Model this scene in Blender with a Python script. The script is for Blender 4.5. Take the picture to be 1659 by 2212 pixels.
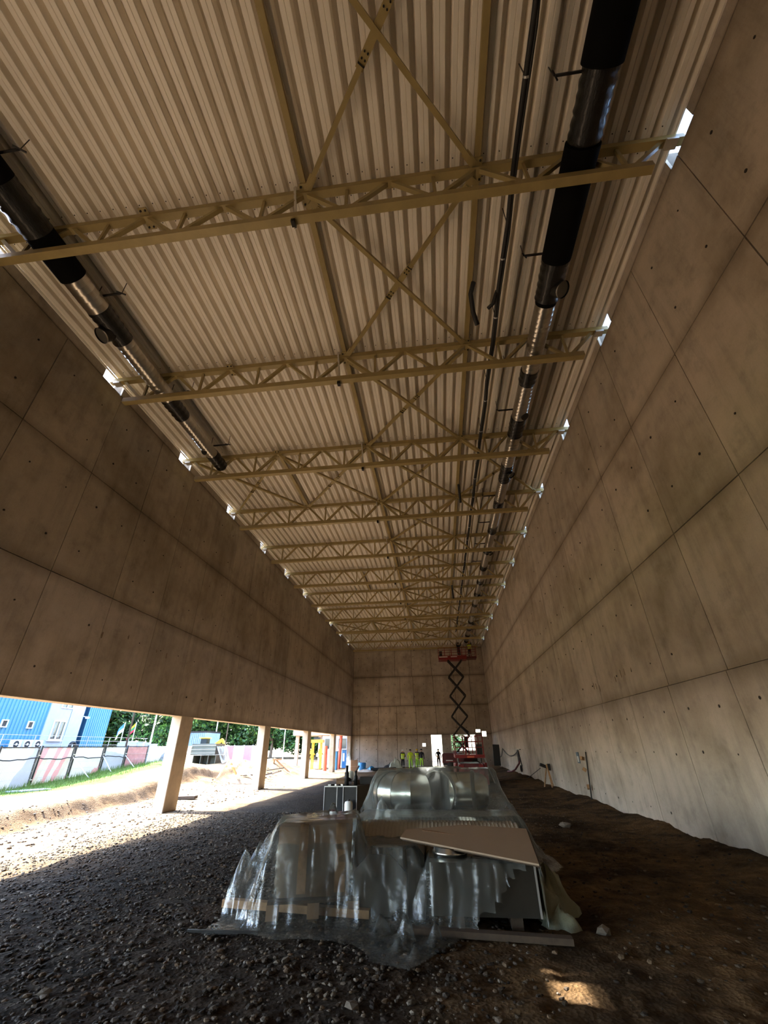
import bpy, bmesh, math, random
import numpy as np
from mathutils import Vector, Matrix, noise
random.seed(7); np.random.seed(7)
R = math.radians
for o in list(bpy.data.objects): bpy.data.objects.remove(o)
C = bpy.context.scene.collection
SC = 1.17            # the scene is laid out in camera-height units and scaled to metres at the end

# ------------------------------------------------------------------ camera
cd = bpy.data.cameras.new('camera'); cam = bpy.data.objects.new('camera', cd); C.objects.link(cam)
cd.sensor_fit = 'HORIZONTAL'; cd.sensor_width = 36; cd.lens = 892.816/1659*36
cd.clip_start = .05; cd.clip_end = 600
_yaw, _pitch, _roll = -0.11384365, 0.517924514, -0.0120129878
_f = Vector((math.sin(_yaw)*math.cos(_pitch), math.cos(_yaw)*math.cos(_pitch), math.sin(_pitch)))
_r = _f.cross(Vector((0, 0, 1))).normalized(); _u = _r.cross(_f)
_r2 = math.cos(_roll)*_r + math.sin(_roll)*_u; _u2 = -math.sin(_roll)*_r + math.cos(_roll)*_u
_m = Matrix((_r2, _u2, -_f)).transposed().to_4x4(); _m.translation = Vector((0, 0, 1.65*SC))
cam.matrix_world = _m
bpy.context.scene.camera = cam

# ------------------------------------------------------------------ light
SUN = Vector((-1, .285, 1.14)).normalized()
sd = bpy.data.lights.new('sun', 'SUN'); sd.energy = 10; sd.angle = R(.3); sd.color = (1, .93, .82)
so = bpy.data.objects.new('sun', sd); C.objects.link(so); so.rotation_euler = SUN.to_track_quat('Z', 'Y').to_euler()
W = bpy.data.worlds.new('world'); bpy.context.scene.world = W; W.use_nodes = True
wn = W.node_tree.nodes; wl = W.node_tree.links
bg = wn['Background']; sky = wn.new('ShaderNodeTexSky'); sky.sky_type = 'NISHITA'; sky.sun_disc = False
sky.sun_elevation = R(48); sky.sun_rotation = R(-73.7); sky.air_density = 1.0; sky.dust_density = 1.2
wl.new(sky.outputs[0], bg.inputs[0]); bg.inputs[1].default_value = .7
vs = bpy.context.scene.view_settings
vs.view_transform = 'Standard'; vs.look = 'None'; vs.gamma = 1; vs.use_curve_mapping = False
vs.exposure = 2.15
bpy.context.scene.cycles.max_bounces = 12
bpy.context.scene.cycles.diffuse_bounces = 8
bpy.context.scene.cycles.transparent_max_bounces = 24
bpy.context.scene.cycles.caustics_reflective = False
bpy.context.scene.cycles.caustics_refractive = False
bpy.context.scene.cycles.sample_clamp_indirect = 8

# ------------------------------------------------------------------ materials
def newmat(name):
    m = bpy.data.materials.new(name); m.use_nodes = True
    return m, m.node_tree.nodes, m.node_tree.links, m.node_tree.nodes['Principled BSDF']
def ramp(n, l, src, stops):
    r = n.new('ShaderNodeValToRGB'); e = r.color_ramp.elements
    while len(e) < len(stops): e.new(.5)
    for i, (p, c) in enumerate(stops):
        e[i].position = p; e[i].color = (*c, 1) if len(c) == 3 else c
    l.new(src, r.inputs[0]); return r.outputs[0]
def noi(n, l, scale, detail=4, rough=.55, vec=None, sc=None):
    t = n.new('ShaderNodeTexNoise'); t.inputs['Scale'].default_value = scale
    t.inputs['Detail'].default_value = detail; t.inputs['Roughness'].default_value = rough
    if vec is not None:
        if sc:
            mp = n.new('ShaderNodeMapping'); mp.inputs['Scale'].default_value = sc; l.new(vec, mp.inputs[0]); vec = mp.outputs[0]
        l.new(vec, t.inputs['Vector'])
    return t.outputs['Fac']
def mixc(n, l, fac, a, b, mode='MIX'):
    x = n.new('ShaderNodeMix'); x.data_type = 'RGBA'; x.blend_type = mode
    for k, v in ((0, fac), (6, a), (7, b)):
        if isinstance(v, (int, float)): x.inputs[k].default_value = v
        elif isinstance(v, tuple): x.inputs[k].default_value = (*v, 1)
        else: l.new(v, x.inputs[k])
    return x.outputs[2]
def bump(n, l, b, h, strength=.3, dist=.02):
    bp = n.new('ShaderNodeBump'); bp.inputs['Strength'].default_value = strength; bp.inputs['Distance'].default_value = dist
    l.new(h, bp.inputs['Height']); l.new(bp.outputs[0], b.inputs['Normal'])
def flat(name, col, rough=.6, metal=0, var=.18, scale=3, bmp=0):
    m, n, l, b = newmat(name); g = n.new('ShaderNodeNewGeometry'); 
    f = noi(n, l, scale, 5, .6, g.outputs['Position'])
    c0 = tuple(max(0, x*(1-var)) for x in col); c1 = tuple(min(1, x*(1+var)) for x in col)
    l.new(ramp(n, l, f, [(.3, c0), (.7, c1)]), b.inputs['Base Color'])
    b.inputs['Roughness'].default_value = rough; b.inputs['Metallic'].default_value = metal
    if name.startswith('stone'): b.inputs['Specular IOR Level'].default_value = .25
    if bmp: bump(n, l, b, noi(n, l, scale*12, 3, .6, g.outputs['Position']), bmp, .01)
    return m

def concrete(name, base, streak=(1, 1, .12), warm=1.0):
    m, n, l, b = newmat(name); g = n.new('ShaderNodeNewGeometry'); P = g.outputs['Position']
    oi = n.new('ShaderNodeObjectInfo')
    big = noi(n, l, .35, 6, .62, P); med = noi(n, l, 1.6, 7, .68, P)
    st = noi(n, l, 2.2, 6, .7, P, streak); fine = noi(n, l, 26, 4, .7, P)
    dark = tuple(x*.36 for x in base); mid = base; lite = tuple(min(1, x*1.3) for x in base)
    c = ramp(n, l, med, [(.26, dark), (.46, mid), (.75, lite)])
    c2 = ramp(n, l, st, [(.30, tuple(x*.60 for x in base)), (.50, base), (.8, tuple(min(1, x*1.15) for x in base))])
    c = mixc(n, l, .55, c, c2)
    sp = ramp(n, l, big, [(.36, (.60, .57, .52)), (.56, (1, 1, 1))])
    c = mixc(n, l, .8, c, sp, 'MULTIPLY')
    mr = n.new('ShaderNodeMapRange'); mr.inputs[3].default_value = .92; mr.inputs[4].default_value = 1.06
    l.new(oi.outputs['Random'], mr.inputs[0])
    cb = n.new('ShaderNodeCombineColor')
    for i in range(3): l.new(mr.outputs[0], cb.inputs[i])
    c = mixc(n, l, 1.0, c, cb.outputs[0], 'MULTIPLY')
    fr = ramp(n, l, fine, [(.25, (.80, .79, .78)), (.5, (1, 1, 1))])
    c = mixc(n, l, .5, c, fr, 'MULTIPLY')
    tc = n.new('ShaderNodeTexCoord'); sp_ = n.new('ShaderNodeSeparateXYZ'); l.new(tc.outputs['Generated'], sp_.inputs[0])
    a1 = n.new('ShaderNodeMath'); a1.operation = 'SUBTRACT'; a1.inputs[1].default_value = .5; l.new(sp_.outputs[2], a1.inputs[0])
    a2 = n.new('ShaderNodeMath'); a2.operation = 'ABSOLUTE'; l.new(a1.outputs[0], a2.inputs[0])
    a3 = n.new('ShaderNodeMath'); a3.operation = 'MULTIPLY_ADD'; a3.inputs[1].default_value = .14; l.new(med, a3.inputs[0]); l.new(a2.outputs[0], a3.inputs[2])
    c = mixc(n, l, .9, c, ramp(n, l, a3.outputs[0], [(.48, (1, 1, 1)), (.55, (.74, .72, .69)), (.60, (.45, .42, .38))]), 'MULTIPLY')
    l.new(c, b.inputs['Base Color']); b.inputs['Roughness'].default_value = .82
    bump(n, l, b, fine, .25, .01)
    return m
M = {}
M['concrete'] = concrete('concrete_wall', (.46, .395, .32))
M['concrete_low'] = concrete('concrete_lower_wall', (.47, .41, .355))
M['concrete_col'] = flat('concrete_column', (.50, .42, .33), .8, 0, .14, 2.5, .2)
M['concrete_back'] = flat('concrete_joint', (.10, .08, .06), .9)
M['hole'] = flat('dark_hole', (.025, .02, .017), .9)
M['stain'] = flat('rust_stain', (.24, .19, .14), .9)
M['olive'] = flat('olive_painted_steel', (.34, .265, .11), .45, 0, .12, 2.0)
M['deck'] = flat('light_sheet_steel', (.88, .84, .77), .42, 0, .04, .8)
M['bolt'] = flat('dark_bolt', (.02, .018, .015), .5, .5)
M['pale_steel'] = flat('pale_galvanised_steel', (.55, .52, .46), .4, .3)
M['black_ins'] = flat('black_insulation', (.003, .003, .003), .9); M['black_ins'].node_tree.nodes['Principled BSDF'].inputs['Specular IOR Level'].default_value = .1
M['rubber'] = flat('black_rubber', (.012, .012, .013), .6)
M['dark_steel'] = flat('dark_steel', (.03, .03, .032), .4, .6)
M['red'] = flat('red_paint', (.20, .014, .016), .4)
M['red_dark'] = flat('dark_red_paint', (.085, .007, .010), .5)
M['orange_red'] = flat('orange_red_paint', (.62, .12, .06), .5)
M['hivis'] = flat('high_visibility_yellow', (.62, .80, .03), .6, 0, .1, 8)
M['hivis_g'] = flat('high_visibility_lime', (.42, .75, .05), .6, 0, .1, 8)
M['reflect'] = flat('reflective_band', (.75, .75, .72), .3)
M['navy'] = flat('dark_navy_cloth', (.012, .013, .02), .85)
M['skin'] = flat('skin', (.50, .30, .21), .55, 0, .05)
M['white'] = flat('white_plastic', (.78, .77, .74), .4, 0, .05)
M['wood'] = flat('raw_wood', (.30, .17, .08), .7, 0, .25, 9)
M['wood_dark'] = flat('weathered_wood', (.06, .04, .026), .8, 0, .3, 9)
M['wood_pale'] = flat('pale_lumber', (.70, .54, .34), .7, 0, .15, 6)
M['card'] = flat('brown_cardboard', (.24, .145, .08), .75, 0, .08, 3)
M['dull_sack'] = flat('dull_green_sack', (.17, .175, .12), .8, 0, .15, 6, .6)
M['plenum'] = flat('shade_toned_plenum_sheet', (.045, .043, .038), .35, .3)  # base colour darkened to carry the shade under the beige sheet panels
M['blue'] = flat('blue_paint', (.03, .22, .55), .5)
M['yellow'] = flat('yellow_paint', (.85, .55, .03), .45, 0, .1)
M['zinc'] = flat('zinc_frame', (.55, .57, .58), .35, .6)
M['glass_dark'] = flat('dark_glazing', (.03, .04, .045), .08, 0, .1)
M['board'] = flat('beige_sheet_panel', (.34, .26, .19), .55, 0, .05, 1.2)
M['bluegrey'] = flat('blue_grey_container', (.16, .27, .42), .5)
M['facade_w'] = flat('pale_render', (.40, .45, .53), .8, 0, .05)
M['facade_b'] = flat('blue_sheet_cladding', (.085, .27, .43), .45, 0, .08, .5)
M['facade_d'] = flat('dark_blue_cladding', (.02, .075, .14), .45)
M['scrap'] = flat('grey_rubble', (.34, .29, .23), .9, 0, .35, 5, .4)
M['fabric_blue'] = flat('blue_tarp', (.02, .20, .38), .5)
M['sacks'] = flat('white_sack_cloth', (.34, .34, .27), .8, 0, .12, 6, .6)

def banded(name, colA, colB, scale, axis, rough=.25, metal=1.0, sharp=(.42, .5)):
    m, n, l, b = newmat(name); tc = n.new('ShaderNodeNewGeometry')
    w = n.new('ShaderNodeTexWave'); w.bands_direction = axis; w.inputs['Scale'].default_value = scale; w.inputs['Distortion'].default_value = .3
    l.new(tc.outputs['Position'], w.inputs[0])
    c = ramp(n, l, w.outputs['Fac'], [(sharp[0], colA), (sharp[1], colB)])
    l.new(c, b.inputs['Base Color']); b.inputs['Roughness'].default_value = rough; b.inputs['Metallic'].default_value = metal
    bump(n, l, b, w.outputs['Fac'], .12, .004)
    return m
M['spiral'] = banded('spiral_galvanised_duct', (.52, .49, .44), (.56, .53, .48), 9, 'Y', .3)
M['galv'] = flat('smooth_galvanised_sheet', (.60, .61, .58), .26, 1, .12, 2)
M['galv_dull'] = flat('dull_galvanised_sheet', (.13, .128, .115), .42, .3, .12, 1.5)
def wrapmat(name, col, rough):
    m, n, l, b = newmat(name); g = n.new('ShaderNodeNewGeometry')
    b.inputs['Base Color'].default_value = (*col, 1); b.inputs['Roughness'].default_value = rough
    b.inputs['Coat Weight'].default_value = .25; b.inputs['Coat Roughness'].default_value = .1; b.inputs['Specular IOR Level'].default_value = .35
    bump(n, l, b, noi(n, l, 14, 5, .7, g.outputs['Position'], (1, .35, 1)), .7, .03)
    return m
M['wrap_black'] = wrapmat('film_wrapped_black_duct', (.005, .005, .005), .16)
M['wrap_card'] = wrapmat('stretch_wrapped_carton', (.30, .20, .13), .3)
M['wrap_pale'] = wrapmat('wrapped_insulated_duct', (.40, .37, .30), .5)
def filmmat(name, op, tint, gl=.5):
    m, n, l, b = newmat(name); out = n['Material Output']; n.remove(b)
    g = n.new('ShaderNodeNewGeometry')
    bp = n.new('ShaderNodeBump'); bp.inputs['Strength'].default_value = .55; bp.inputs['Distance'].default_value = .03
    l.new(noi(n, l, 9, 5, .62, g.outputs['Position']), bp.inputs['Height'])
    tr = n.new('ShaderNodeBsdfTransparent'); tr.inputs[0].default_value = (*tint, 1)
    gs = n.new('ShaderNodeBsdfGlossy'); gs.inputs['Roughness'].default_value = .12; gs.inputs[0].default_value = (.9, .95, 1, 1)
    l.new(bp.outputs[0], gs.inputs['Normal'])
    df = n.new('ShaderNodeBsdfDiffuse'); df.inputs[0].default_value = (.72, .78, .78, 1)
    tl = n.new('ShaderNodeBsdfTranslucent'); tl.inputs[0].default_value = (.72, .78, .78, 1)
    ad = n.new('ShaderNodeMixShader'); l.new(df.outputs[0], ad.inputs[1]); l.new(tl.outputs[0], ad.inputs[2])
    m1 = n.new('ShaderNodeMixShader'); l.new(tr.outputs[0], m1.inputs[1]); l.new(ad.outputs[0], m1.inputs[2])
    f = noi(n, l, 2.3, 4, .6, g.outputs['Position'])
    mr = n.new('ShaderNodeMapRange'); mr.inputs[1].default_value = .35; mr.inputs[2].default_value = .7
    mr.inputs[3].default_value = op*.45; mr.inputs[4].default_value = op*1.5; l.new(f, mr.inputs[0]); l.new(mr.outputs[0], m1.inputs[0])
    fr = n.new('ShaderNodeFresnel'); fr.inputs[0].default_value = 1.5; l.new(bp.outputs[0], fr.inputs['Normal'])
    mu = n.new('ShaderNodeMath'); mu.operation = 'MULTIPLY'; mu.inputs[1].default_value = gl*2; l.new(fr.outputs[0], mu.inputs[0]); mu.use_clamp = True
    m2 = n.new('ShaderNodeMixShader'); l.new(mu.outputs[0], m2.inputs[0]); l.new(m1.outputs[0], m2.inputs[1]); l.new(gs.outputs[0], m2.inputs[2])
    l.new(m2.outputs[0], out.inputs[0]); return m
M['film'] = filmmat('clear_polythene_film', .12, (.93, .96, .96), .42)
M['film_soft'] = filmmat('hazy_polythene_film', .19, (.90, .95, .96), .3)
M['film_milky'] = filmmat('milky_polythene_film', .55, (.85, .92, .95), .4)

def groundmat():
    m, n, l, b = newmat('site_soil'); g = n.new('ShaderNodeNewGeometry'); P = g.outputs['Position']
    a = n.new('ShaderNodeAttribute'); a.attribute_name = 'soil'     # r gravel, g grass, b damp
    sx = n.new('ShaderNodeSeparateColor'); l.new(a.outputs['Color'], sx.inputs[0])
    big = noi(n, l, .5, 6, .6, P); med = noi(n, l, 3, 7, .7, P); fine = noi(n, l, 22, 6, .75, P)
    sand = ramp(n, l, med, [(.3, (.13, .085, .048)), (.48, (.26, .185, .112)), (.75, (.36, .27, .175))])
    sand = mixc(n, l, .8, sand, ramp(n, l, fine, [(.34, (.25, .2, .16)), (.47, (1, 1, 1))]), 'MULTIPLY')
    dirt = ramp(n, l, med, [(.28, (.03, .018, .009)), (.5, (.095, .058, .028)), (.75, (.19, .12, .062))])
    dirt = mixc(n, l, .9, dirt, ramp(n, l, big, [(.40, (.30, .28, .26)), (.50, (.9, .9, .9)), (.6, (1.3, 1.25, 1.1))]), 'MULTIPLY')
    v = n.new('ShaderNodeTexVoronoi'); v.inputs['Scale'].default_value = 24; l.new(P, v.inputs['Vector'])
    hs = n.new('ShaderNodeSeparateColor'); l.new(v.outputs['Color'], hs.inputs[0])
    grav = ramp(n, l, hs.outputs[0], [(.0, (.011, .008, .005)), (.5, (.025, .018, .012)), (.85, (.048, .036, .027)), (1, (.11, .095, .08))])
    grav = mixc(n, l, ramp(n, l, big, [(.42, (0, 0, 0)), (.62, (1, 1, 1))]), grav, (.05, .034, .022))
    grass = ramp(n, l, fine, [(.3, (.06, .10, .015)), (.6, (.13, .21, .04)), (.8, (.24, .28, .09))])
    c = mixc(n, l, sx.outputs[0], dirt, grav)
    c = mixc(n, l, sx.outputs[2], c, sand)
    c = mixc(n, l, sx.outputs[1], c, grass)
    l.new(c, b.inputs['Base Color']); b.inputs['Roughness'].default_value = .95; b.inputs['Specular IOR Level'].default_value = .12
    mx = n.new('ShaderNodeMath'); mx.operation = 'ADD'; l.new(fine, mx.inputs[0]); l.new(v.outputs['Distance'], mx.inputs[1])
    bump(n, l, b, mx.outputs[0], .9, .04)
    return m
M['ground'] = groundmat()

# ------------------------------------------------------------------ mesh helpers
WL = {}   # world location of parents
class MB:
    def __init__(s): s.v = []; s.f = []; s.mi = []; s.k = 0; s.sm = []
    def add(s, vs, fs, smooth=False):
        o = len(s.v); s.v += [tuple(p) for p in vs]
        for f in fs: s.f.append(tuple(o+i for i in f)); s.mi.append(s.k); s.sm.append(smooth)
        return s
    def box(s, a, b):
        x0, y0, z0 = a; x1, y1, z1 = b
        return s.add([(x0,y0,z0),(x1,y0,z0),(x1,y1,z0),(x0,y1,z0),(x0,y0,z1),(x1,y0,z1),(x1,y1,z1),(x0,y1,z1)],
                     [(0,3,2,1),(4,5,6,7),(0,1,5,4),(1,2,6,5),(2,3,7,6),(3,0,4,7)])
    def cbox(s, c, d, rz=0, ry=0, rx=0):
        m = Matrix.Rotation(rz, 3, 'Z') @ Matrix.Rotation(ry, 3, 'Y') @ Matrix.Rotation(rx, 3, 'X'); c = Vector(c); o = []
        for z in (-.5, .5):
            for x, y in ((-.5,-.5),(.5,-.5),(.5,.5),(-.5,.5)): o.append(c + m @ Vector((x*d[0], y*d[1], z*d[2])))
        return s.add(o, [(0,3,2,1),(4,5,6,7),(0,1,5,4),(1,2,6,5),(2,3,7,6),(3,0,4,7)])
    def bar(s, p, q, w, h=None, up=(0, 0, 1)):
        h = h or w; p = Vector(p); q = Vector(q); d = (q-p).normalized(); upv = Vector(up)
        if abs(d.dot(upv)) > .98: upv = Vector((0, 1, 0))
        r = d.cross(upv).normalized(); u = r.cross(d); o = []
        for t in (p, q):
            for a, b2 in ((-1,-1),(1,-1),(1,1),(-1,1)): o.append(t + r*a*w/2 + u*b2*h/2)
        return s.add(o, [(0,3,2,1),(4,5,6,7),(0,1,5,4),(1,2,6,5),(2,3,7,6),(3,0,4,7)])
    def cyl(s, p, q, r, r2=None, n=12, cap=True, smooth=True):
        r2 = r if r2 is None else r2; p = Vector(p); q = Vector(q); d = (q-p).normalized()
        a = d.orthogonal().normalized(); b = d.cross(a); o = []
        for t, rr in ((p, r), (q, r2)):
            for i in range(n):
                an = 2*math.pi*i/n; o.append(t + (a*math.cos(an)+b*math.sin(an))*rr)
        s.add(o, [(i, (i+1) % n, n+(i+1) % n, n+i) for i in range(n)], smooth)
        if cap:
            s.add(o[:n], [tuple(range(n-1, -1, -1))]); s.add(o[n:], [tuple(range(n))])
        return s
    def tube(s, pts, r, n=6, cap=True):
        pts = [Vector(p) for p in pts]; rs = r if isinstance(r, (list, tuple)) else [r]*len(pts)
        rings = []; a = None
        for i, p in enumerate(pts):
            d = (pts[min(i+1, len(pts)-1)] - pts[max(i-1, 0)]).normalized()
            a = (d.orthogonal() if a is None else (a - d*a.dot(d))).normalized(); b = d.cross(a)
            rings.append([p + (a*math.cos(2*math.pi*k/n)+b*math.sin(2*math.pi*k/n))*rs[i] for k in range(n)])
        o = [v for r_ in rings for v in r_]; m = len(pts)
        s.add(o, [(i*n+k, i*n+(k+1) % n, (i+1)*n+(k+1) % n, (i+1)*n+k) for i in range(m-1) for k in range(n)], True)
        if cap: s.add(rings[0], [tuple(range(n-1, -1, -1))]); s.add(rings[-1], [tuple(range(n))])
        return s
    def lathe(s, c, prof, n=16, axis=(0, 0, 1)):
        c = Vector(c); d = Vector(axis).normalized(); a = d.orthogonal().normalized(); b = d.cross(a); o = []
        for r, z in prof:
            for i in range(n): an = 2*math.pi*i/n; o.append(c + d*z + (a*math.cos(an)+b*math.sin(an))*r)
        m = len(prof)
        s.add(o, [(j*n+i, j*n+(i+1) % n, (j+1)*n+(i+1) % n, (j+1)*n+i) for j in range(m-1) for i in range(n)], True)
        return s
    def prism(s, poly, z0, z1, axis='Z'):
        n = len(poly)
        f = {'Z': lambda a, b, c: (a, b, c), 'Y': lambda a, b, c: (a, c, b), 'X': lambda a, b, c: (c, a, b)}[axis]
        o = [f(a, b, z0) for a, b in poly] + [f(a, b, z1) for a, b in poly]
        return s.add(o, [tuple(range(n-1, -1, -1)), tuple(range(n, 2*n))] + [(i, (i+1) % n, n+(i+1) % n, n+i) for i in range(n)])
    def rock(s, c, r, sq=.6):
        c = Vector(c); t = (1+5**.5)/2
        vs = [(-1,t,0),(1,t,0),(-1,-t,0),(1,-t,0),(0,-1,t),(0,1,t),(0,-1,-t),(0,1,-t),(t,0,-1),(t,0,1),(-t,0,-1),(-t,0,1)]
        fs = [(0,11,5),(0,5,1),(0,1,7),(0,7,10),(0,10,11),(1,5,9),(5,11,4),(11,10,2),(10,7,6),(7,1,8),(3,9,4),(3,4,2),(3,2,6),(3,6,8),(3,8,9),(4,9,5),(2,4,11),(6,2,10),(8,6,7),(9,8,1)]
        an = random.uniform(0, 6.28); ca, sa = math.cos(an), math.sin(an); sx = random.uniform(.7, 1.5); o = []
        for x, y, z in vs:
            k = r/1.9*random.uniform(.75, 1.2); x *= k*sx; y *= k; z *= k*sq
            o.append((c.x+x*ca-y*sa, c.y+x*sa+y*ca, c.z+z))
        return s.add(o, fs)
    def build(s, name, mats, parent=None, loc=None, kind=None):
        me = bpy.data.meshes.new(name); off = Vector(WL.get(parent.name, (0, 0, 0))) if parent else Vector((0, 0, 0))
        L = Vector(loc) if loc is not None else Vector((0, 0, 0))
        vs_ = [tuple(Vector(v)-off-L) for v in s.v] if (off.length or L.length) else s.v
        me.from_pydata(vs_, [], s.f); me.update()
        if not isinstance(mats, (list, tuple)): mats = [mats]
        for mm in mats: me.materials.append(mm)
        me.polygons.foreach_set('material_index', s.mi); me.polygons.foreach_set('use_smooth', s.sm)
        o = bpy.data.objects.new(name, me); C.objects.link(o); o.location = L
        if parent: o.parent = parent; WL[o.name] = tuple(off+L)
        elif L.length: WL[o.name] = tuple(L)
        if kind: o['kind'] = kind
        return o
def tag(o, label, cat, group=None, kind=None):
    o['label'] = label; o['category'] = cat
    if group: o['group'] = group
    if kind: o['kind'] = kind
    return o
def thing(name, label, cat, loc=(0, 0, 0), group=None, rz=0):
    o = bpy.data.objects.new(name, None); C.objects.link(o); o.location = loc; o.rotation_euler = (0, 0, rz)
    o.empty_display_size = .2
    WL[o.name] = tuple(loc); tag(o, label, cat, group); return o
def dup(root, loc, label, rz=None, scale=None):
    r = root.copy(); C.objects.link(r); r.location = loc
    if rz is not None: r.rotation_euler = (0, 0, rz)
    if scale: r.scale = scale
    r['label'] = label
    for ch in list(root.children):
        c = ch.copy(); C.objects.link(c); c.parent = r
        for g in ch.children:
            d = g.copy(); C.objects.link(d); d.parent = c
    return r
ORD = ['first', 'second', 'third', 'fourth', 'fifth', 'sixth', 'seventh', 'eighth', 'ninth', 'tenth', 'eleventh']

# ------------------------------------------------------------------ hall dimensions
XL, XR, YB, Y0 = -8.9, 5.0, 46.9, -12.0
TY = [3.8+3.96*k for k in range(11)]            # truss positions
ZB = 2.68                                       # underside of the left wall
ZJ = [2.75, 5.37, 8.2, 10.97]                   # horizontal construction joints
ZT = 11.6; ZN = 11.05                           # wall top, notch bottom
GAP = .018
def wall_side(x0, x1, zlo, name, mat_low, mat):
    """backing slab between x0 and x1 with a notch at each truss"""
    b = MB(); b.box((x0, Y0, zlo), (x1, YB+.35, ZN))
    ys = [Y0]
    for y in [TY[0]-11.88, TY[0]-7.92, TY[0]-3.96]+TY: ys += [y-.40, y+.37]
    ys = sorted(ys); ys.append(YB+.35)
    segs = []
    ys = sorted(v for v in ys if v >= Y0); ys2 = ys
    for i in range(0, len(ys2)-1, 2): b.box((x0, ys2[i], ZN), (x1, ys2[i+1], ZT)); segs.append((ys2[i], ys2[i+1]))
    w = b.build(name, M['concrete_back']); w['kind'] = 'structure'
    return w, segs
def holes(parent, xin, sgn, rows, ys, name='tie_hole'):
    b = MB()
    for z in rows:
        for y in ys:
            if z < 0: continue
            jz = z+random.uniform(-.03, .03); jy = y+random.uniform(-.03, .03); r = random.choice((.016, .02, .024, .028))
            if random.random() < .2: continue
            b.cyl((xin, jy, jz), (xin+sgn*.012, jy, jz), r, n=8, smooth=False)
    return b.build(name, M['hole'], parent, kind='stuff')
PW = 2.13
YJ = [8.2+PW*k for k in range(-9, 19)]          # vertical joints
# right wall
wr, segR = wall_side(XR+.06, XR+.36, -.6, 'wall_right', None, None)
cuts = [Y0]+[y for y in YJ if Y0+.3 < y < YB-.5]+[YB]
def panelcells(ylist, zlist):
    for i in range(len(ylist)-1):
        for j in range(len(zlist)-1): yield ylist[i], ylist[i+1], zlist[j], zlist[j+1], j
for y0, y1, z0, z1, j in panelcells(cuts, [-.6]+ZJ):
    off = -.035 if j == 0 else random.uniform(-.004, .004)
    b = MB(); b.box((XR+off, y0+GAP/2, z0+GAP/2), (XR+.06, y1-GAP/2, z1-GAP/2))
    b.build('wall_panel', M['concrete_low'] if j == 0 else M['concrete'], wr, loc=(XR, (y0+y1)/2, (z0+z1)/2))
for a, c in segR:
    if c > YB: c = YB
    b = MB(); b.box((XR, a, ZJ[-1]+GAP), (XR+.06, c, ZT)); b.build('wall_panel', M['concrete'], wr, loc=(XR, (a+c)/2, 11))
yall = [8.2+PW*k/2+PW/4 for k in range(-14, 37)]
holes(wr, XR-.036, -.3, (1.48, .35, 2.25), [y for y in yall if y < YB])
holes(wr, XR, -1, (3.3, 4.7, 6.2, 7.45, 8.9, 10.2), [y for y in yall if y < YB])
# left wall (hanging beam on columns)
wlft, segL = wall_side(XL-.36, XL-.06, ZB, 'wall_left', None, None)
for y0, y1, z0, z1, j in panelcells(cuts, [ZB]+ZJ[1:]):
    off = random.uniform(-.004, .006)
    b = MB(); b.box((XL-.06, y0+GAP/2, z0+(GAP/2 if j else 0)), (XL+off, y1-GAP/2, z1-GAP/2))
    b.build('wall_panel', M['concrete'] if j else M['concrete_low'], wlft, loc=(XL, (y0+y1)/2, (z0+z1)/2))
for a, c in segL:
    if c > YB: c = YB
    b = MB(); b.box((XL-.06, a, ZJ[-1]+GAP), (XL, c, ZT)); b.build('wall_panel', M['concrete'], wlft, loc=(XL, (a+c)/2, 11))
b = MB(); b.box((XL-.365, Y0, ZB-.012), (XL+.002, YB, ZB-.001)); b.build('soffit', M['concrete_col'], wlft)
holes(wlft, XL+.004, 1, (3.3, 4.5, 6.1, 7.4, 8.9, 10.2), [y for y in yall if y < YB])
# rust stains below tie holes low on both walls
def stains(parent, x, zz, ylo, yhi, n):
    b = MB()
    for _ in range(n):
        y = random.uniform(ylo, yhi); z = random.choice(zz)+random.uniform(-.1, .1); w = random.uniform(.02, .04); h = random.uniform(.05, .14)
        pts = [(y+w*math.cos(t)*random.uniform(.6, 1.1), z+h*(math.sin(t)-.5)*random.uniform(.7, 1)) for t in [k*.785 for k in range(8)]]
        b.prism(pts, x-.003, x+.003, 'X')
    b.build('rust_stain', M['stain'], parent, kind='stuff')
stains(wlft, XL+.006, (3.35, 4.5), 10, 34, 22); stains(wr, XR-.004, (3.3,), 5, 30, 12)
# back wall with door, window and small openings
xj = [XL+.0, -8.25, -6.27, -4.3, -2.31, -.97, .13, .94, 2.9, 3.45, XR]
bw = MB()
def cellopen(xa, xb, za, zb):
    xm, zm = (xa+xb)/2, (za+zb)/2
    for ox0, ox1, oz0, oz1 in OPEN:
        if ox0 < xm < ox1 and oz0 < zm < oz1: return True
    return False
OPEN = [(-.97, .13, -.6, 2.73), (.94, 3.45, 1.25, 2.73), (-1.83, -1.5, 1.7, 1.98), (3.5, 3.95, 2.86, 3.12), (4.08, 4.5, 2.5, 2.95)]
gx = sorted(set([XL-.4, XR+.4]+[v for o in OPEN for v in o[:2]])); gz = sorted(set([-.6, ZT]+[v for o in OPEN for v in o[2:]]))
for i in range(len(gx)-1):
    for k in range(len(gz)-1):
        if not cellopen(gx[i], gx[i+1], gz[k], gz[k+1]): bw.box((gx[i], YB+.06, gz[k]), (gx[i+1], YB+.36, gz[k+1]))
wb = bw.build('wall_back', M['concrete_back']); wb['kind'] = 'structure'
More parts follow.
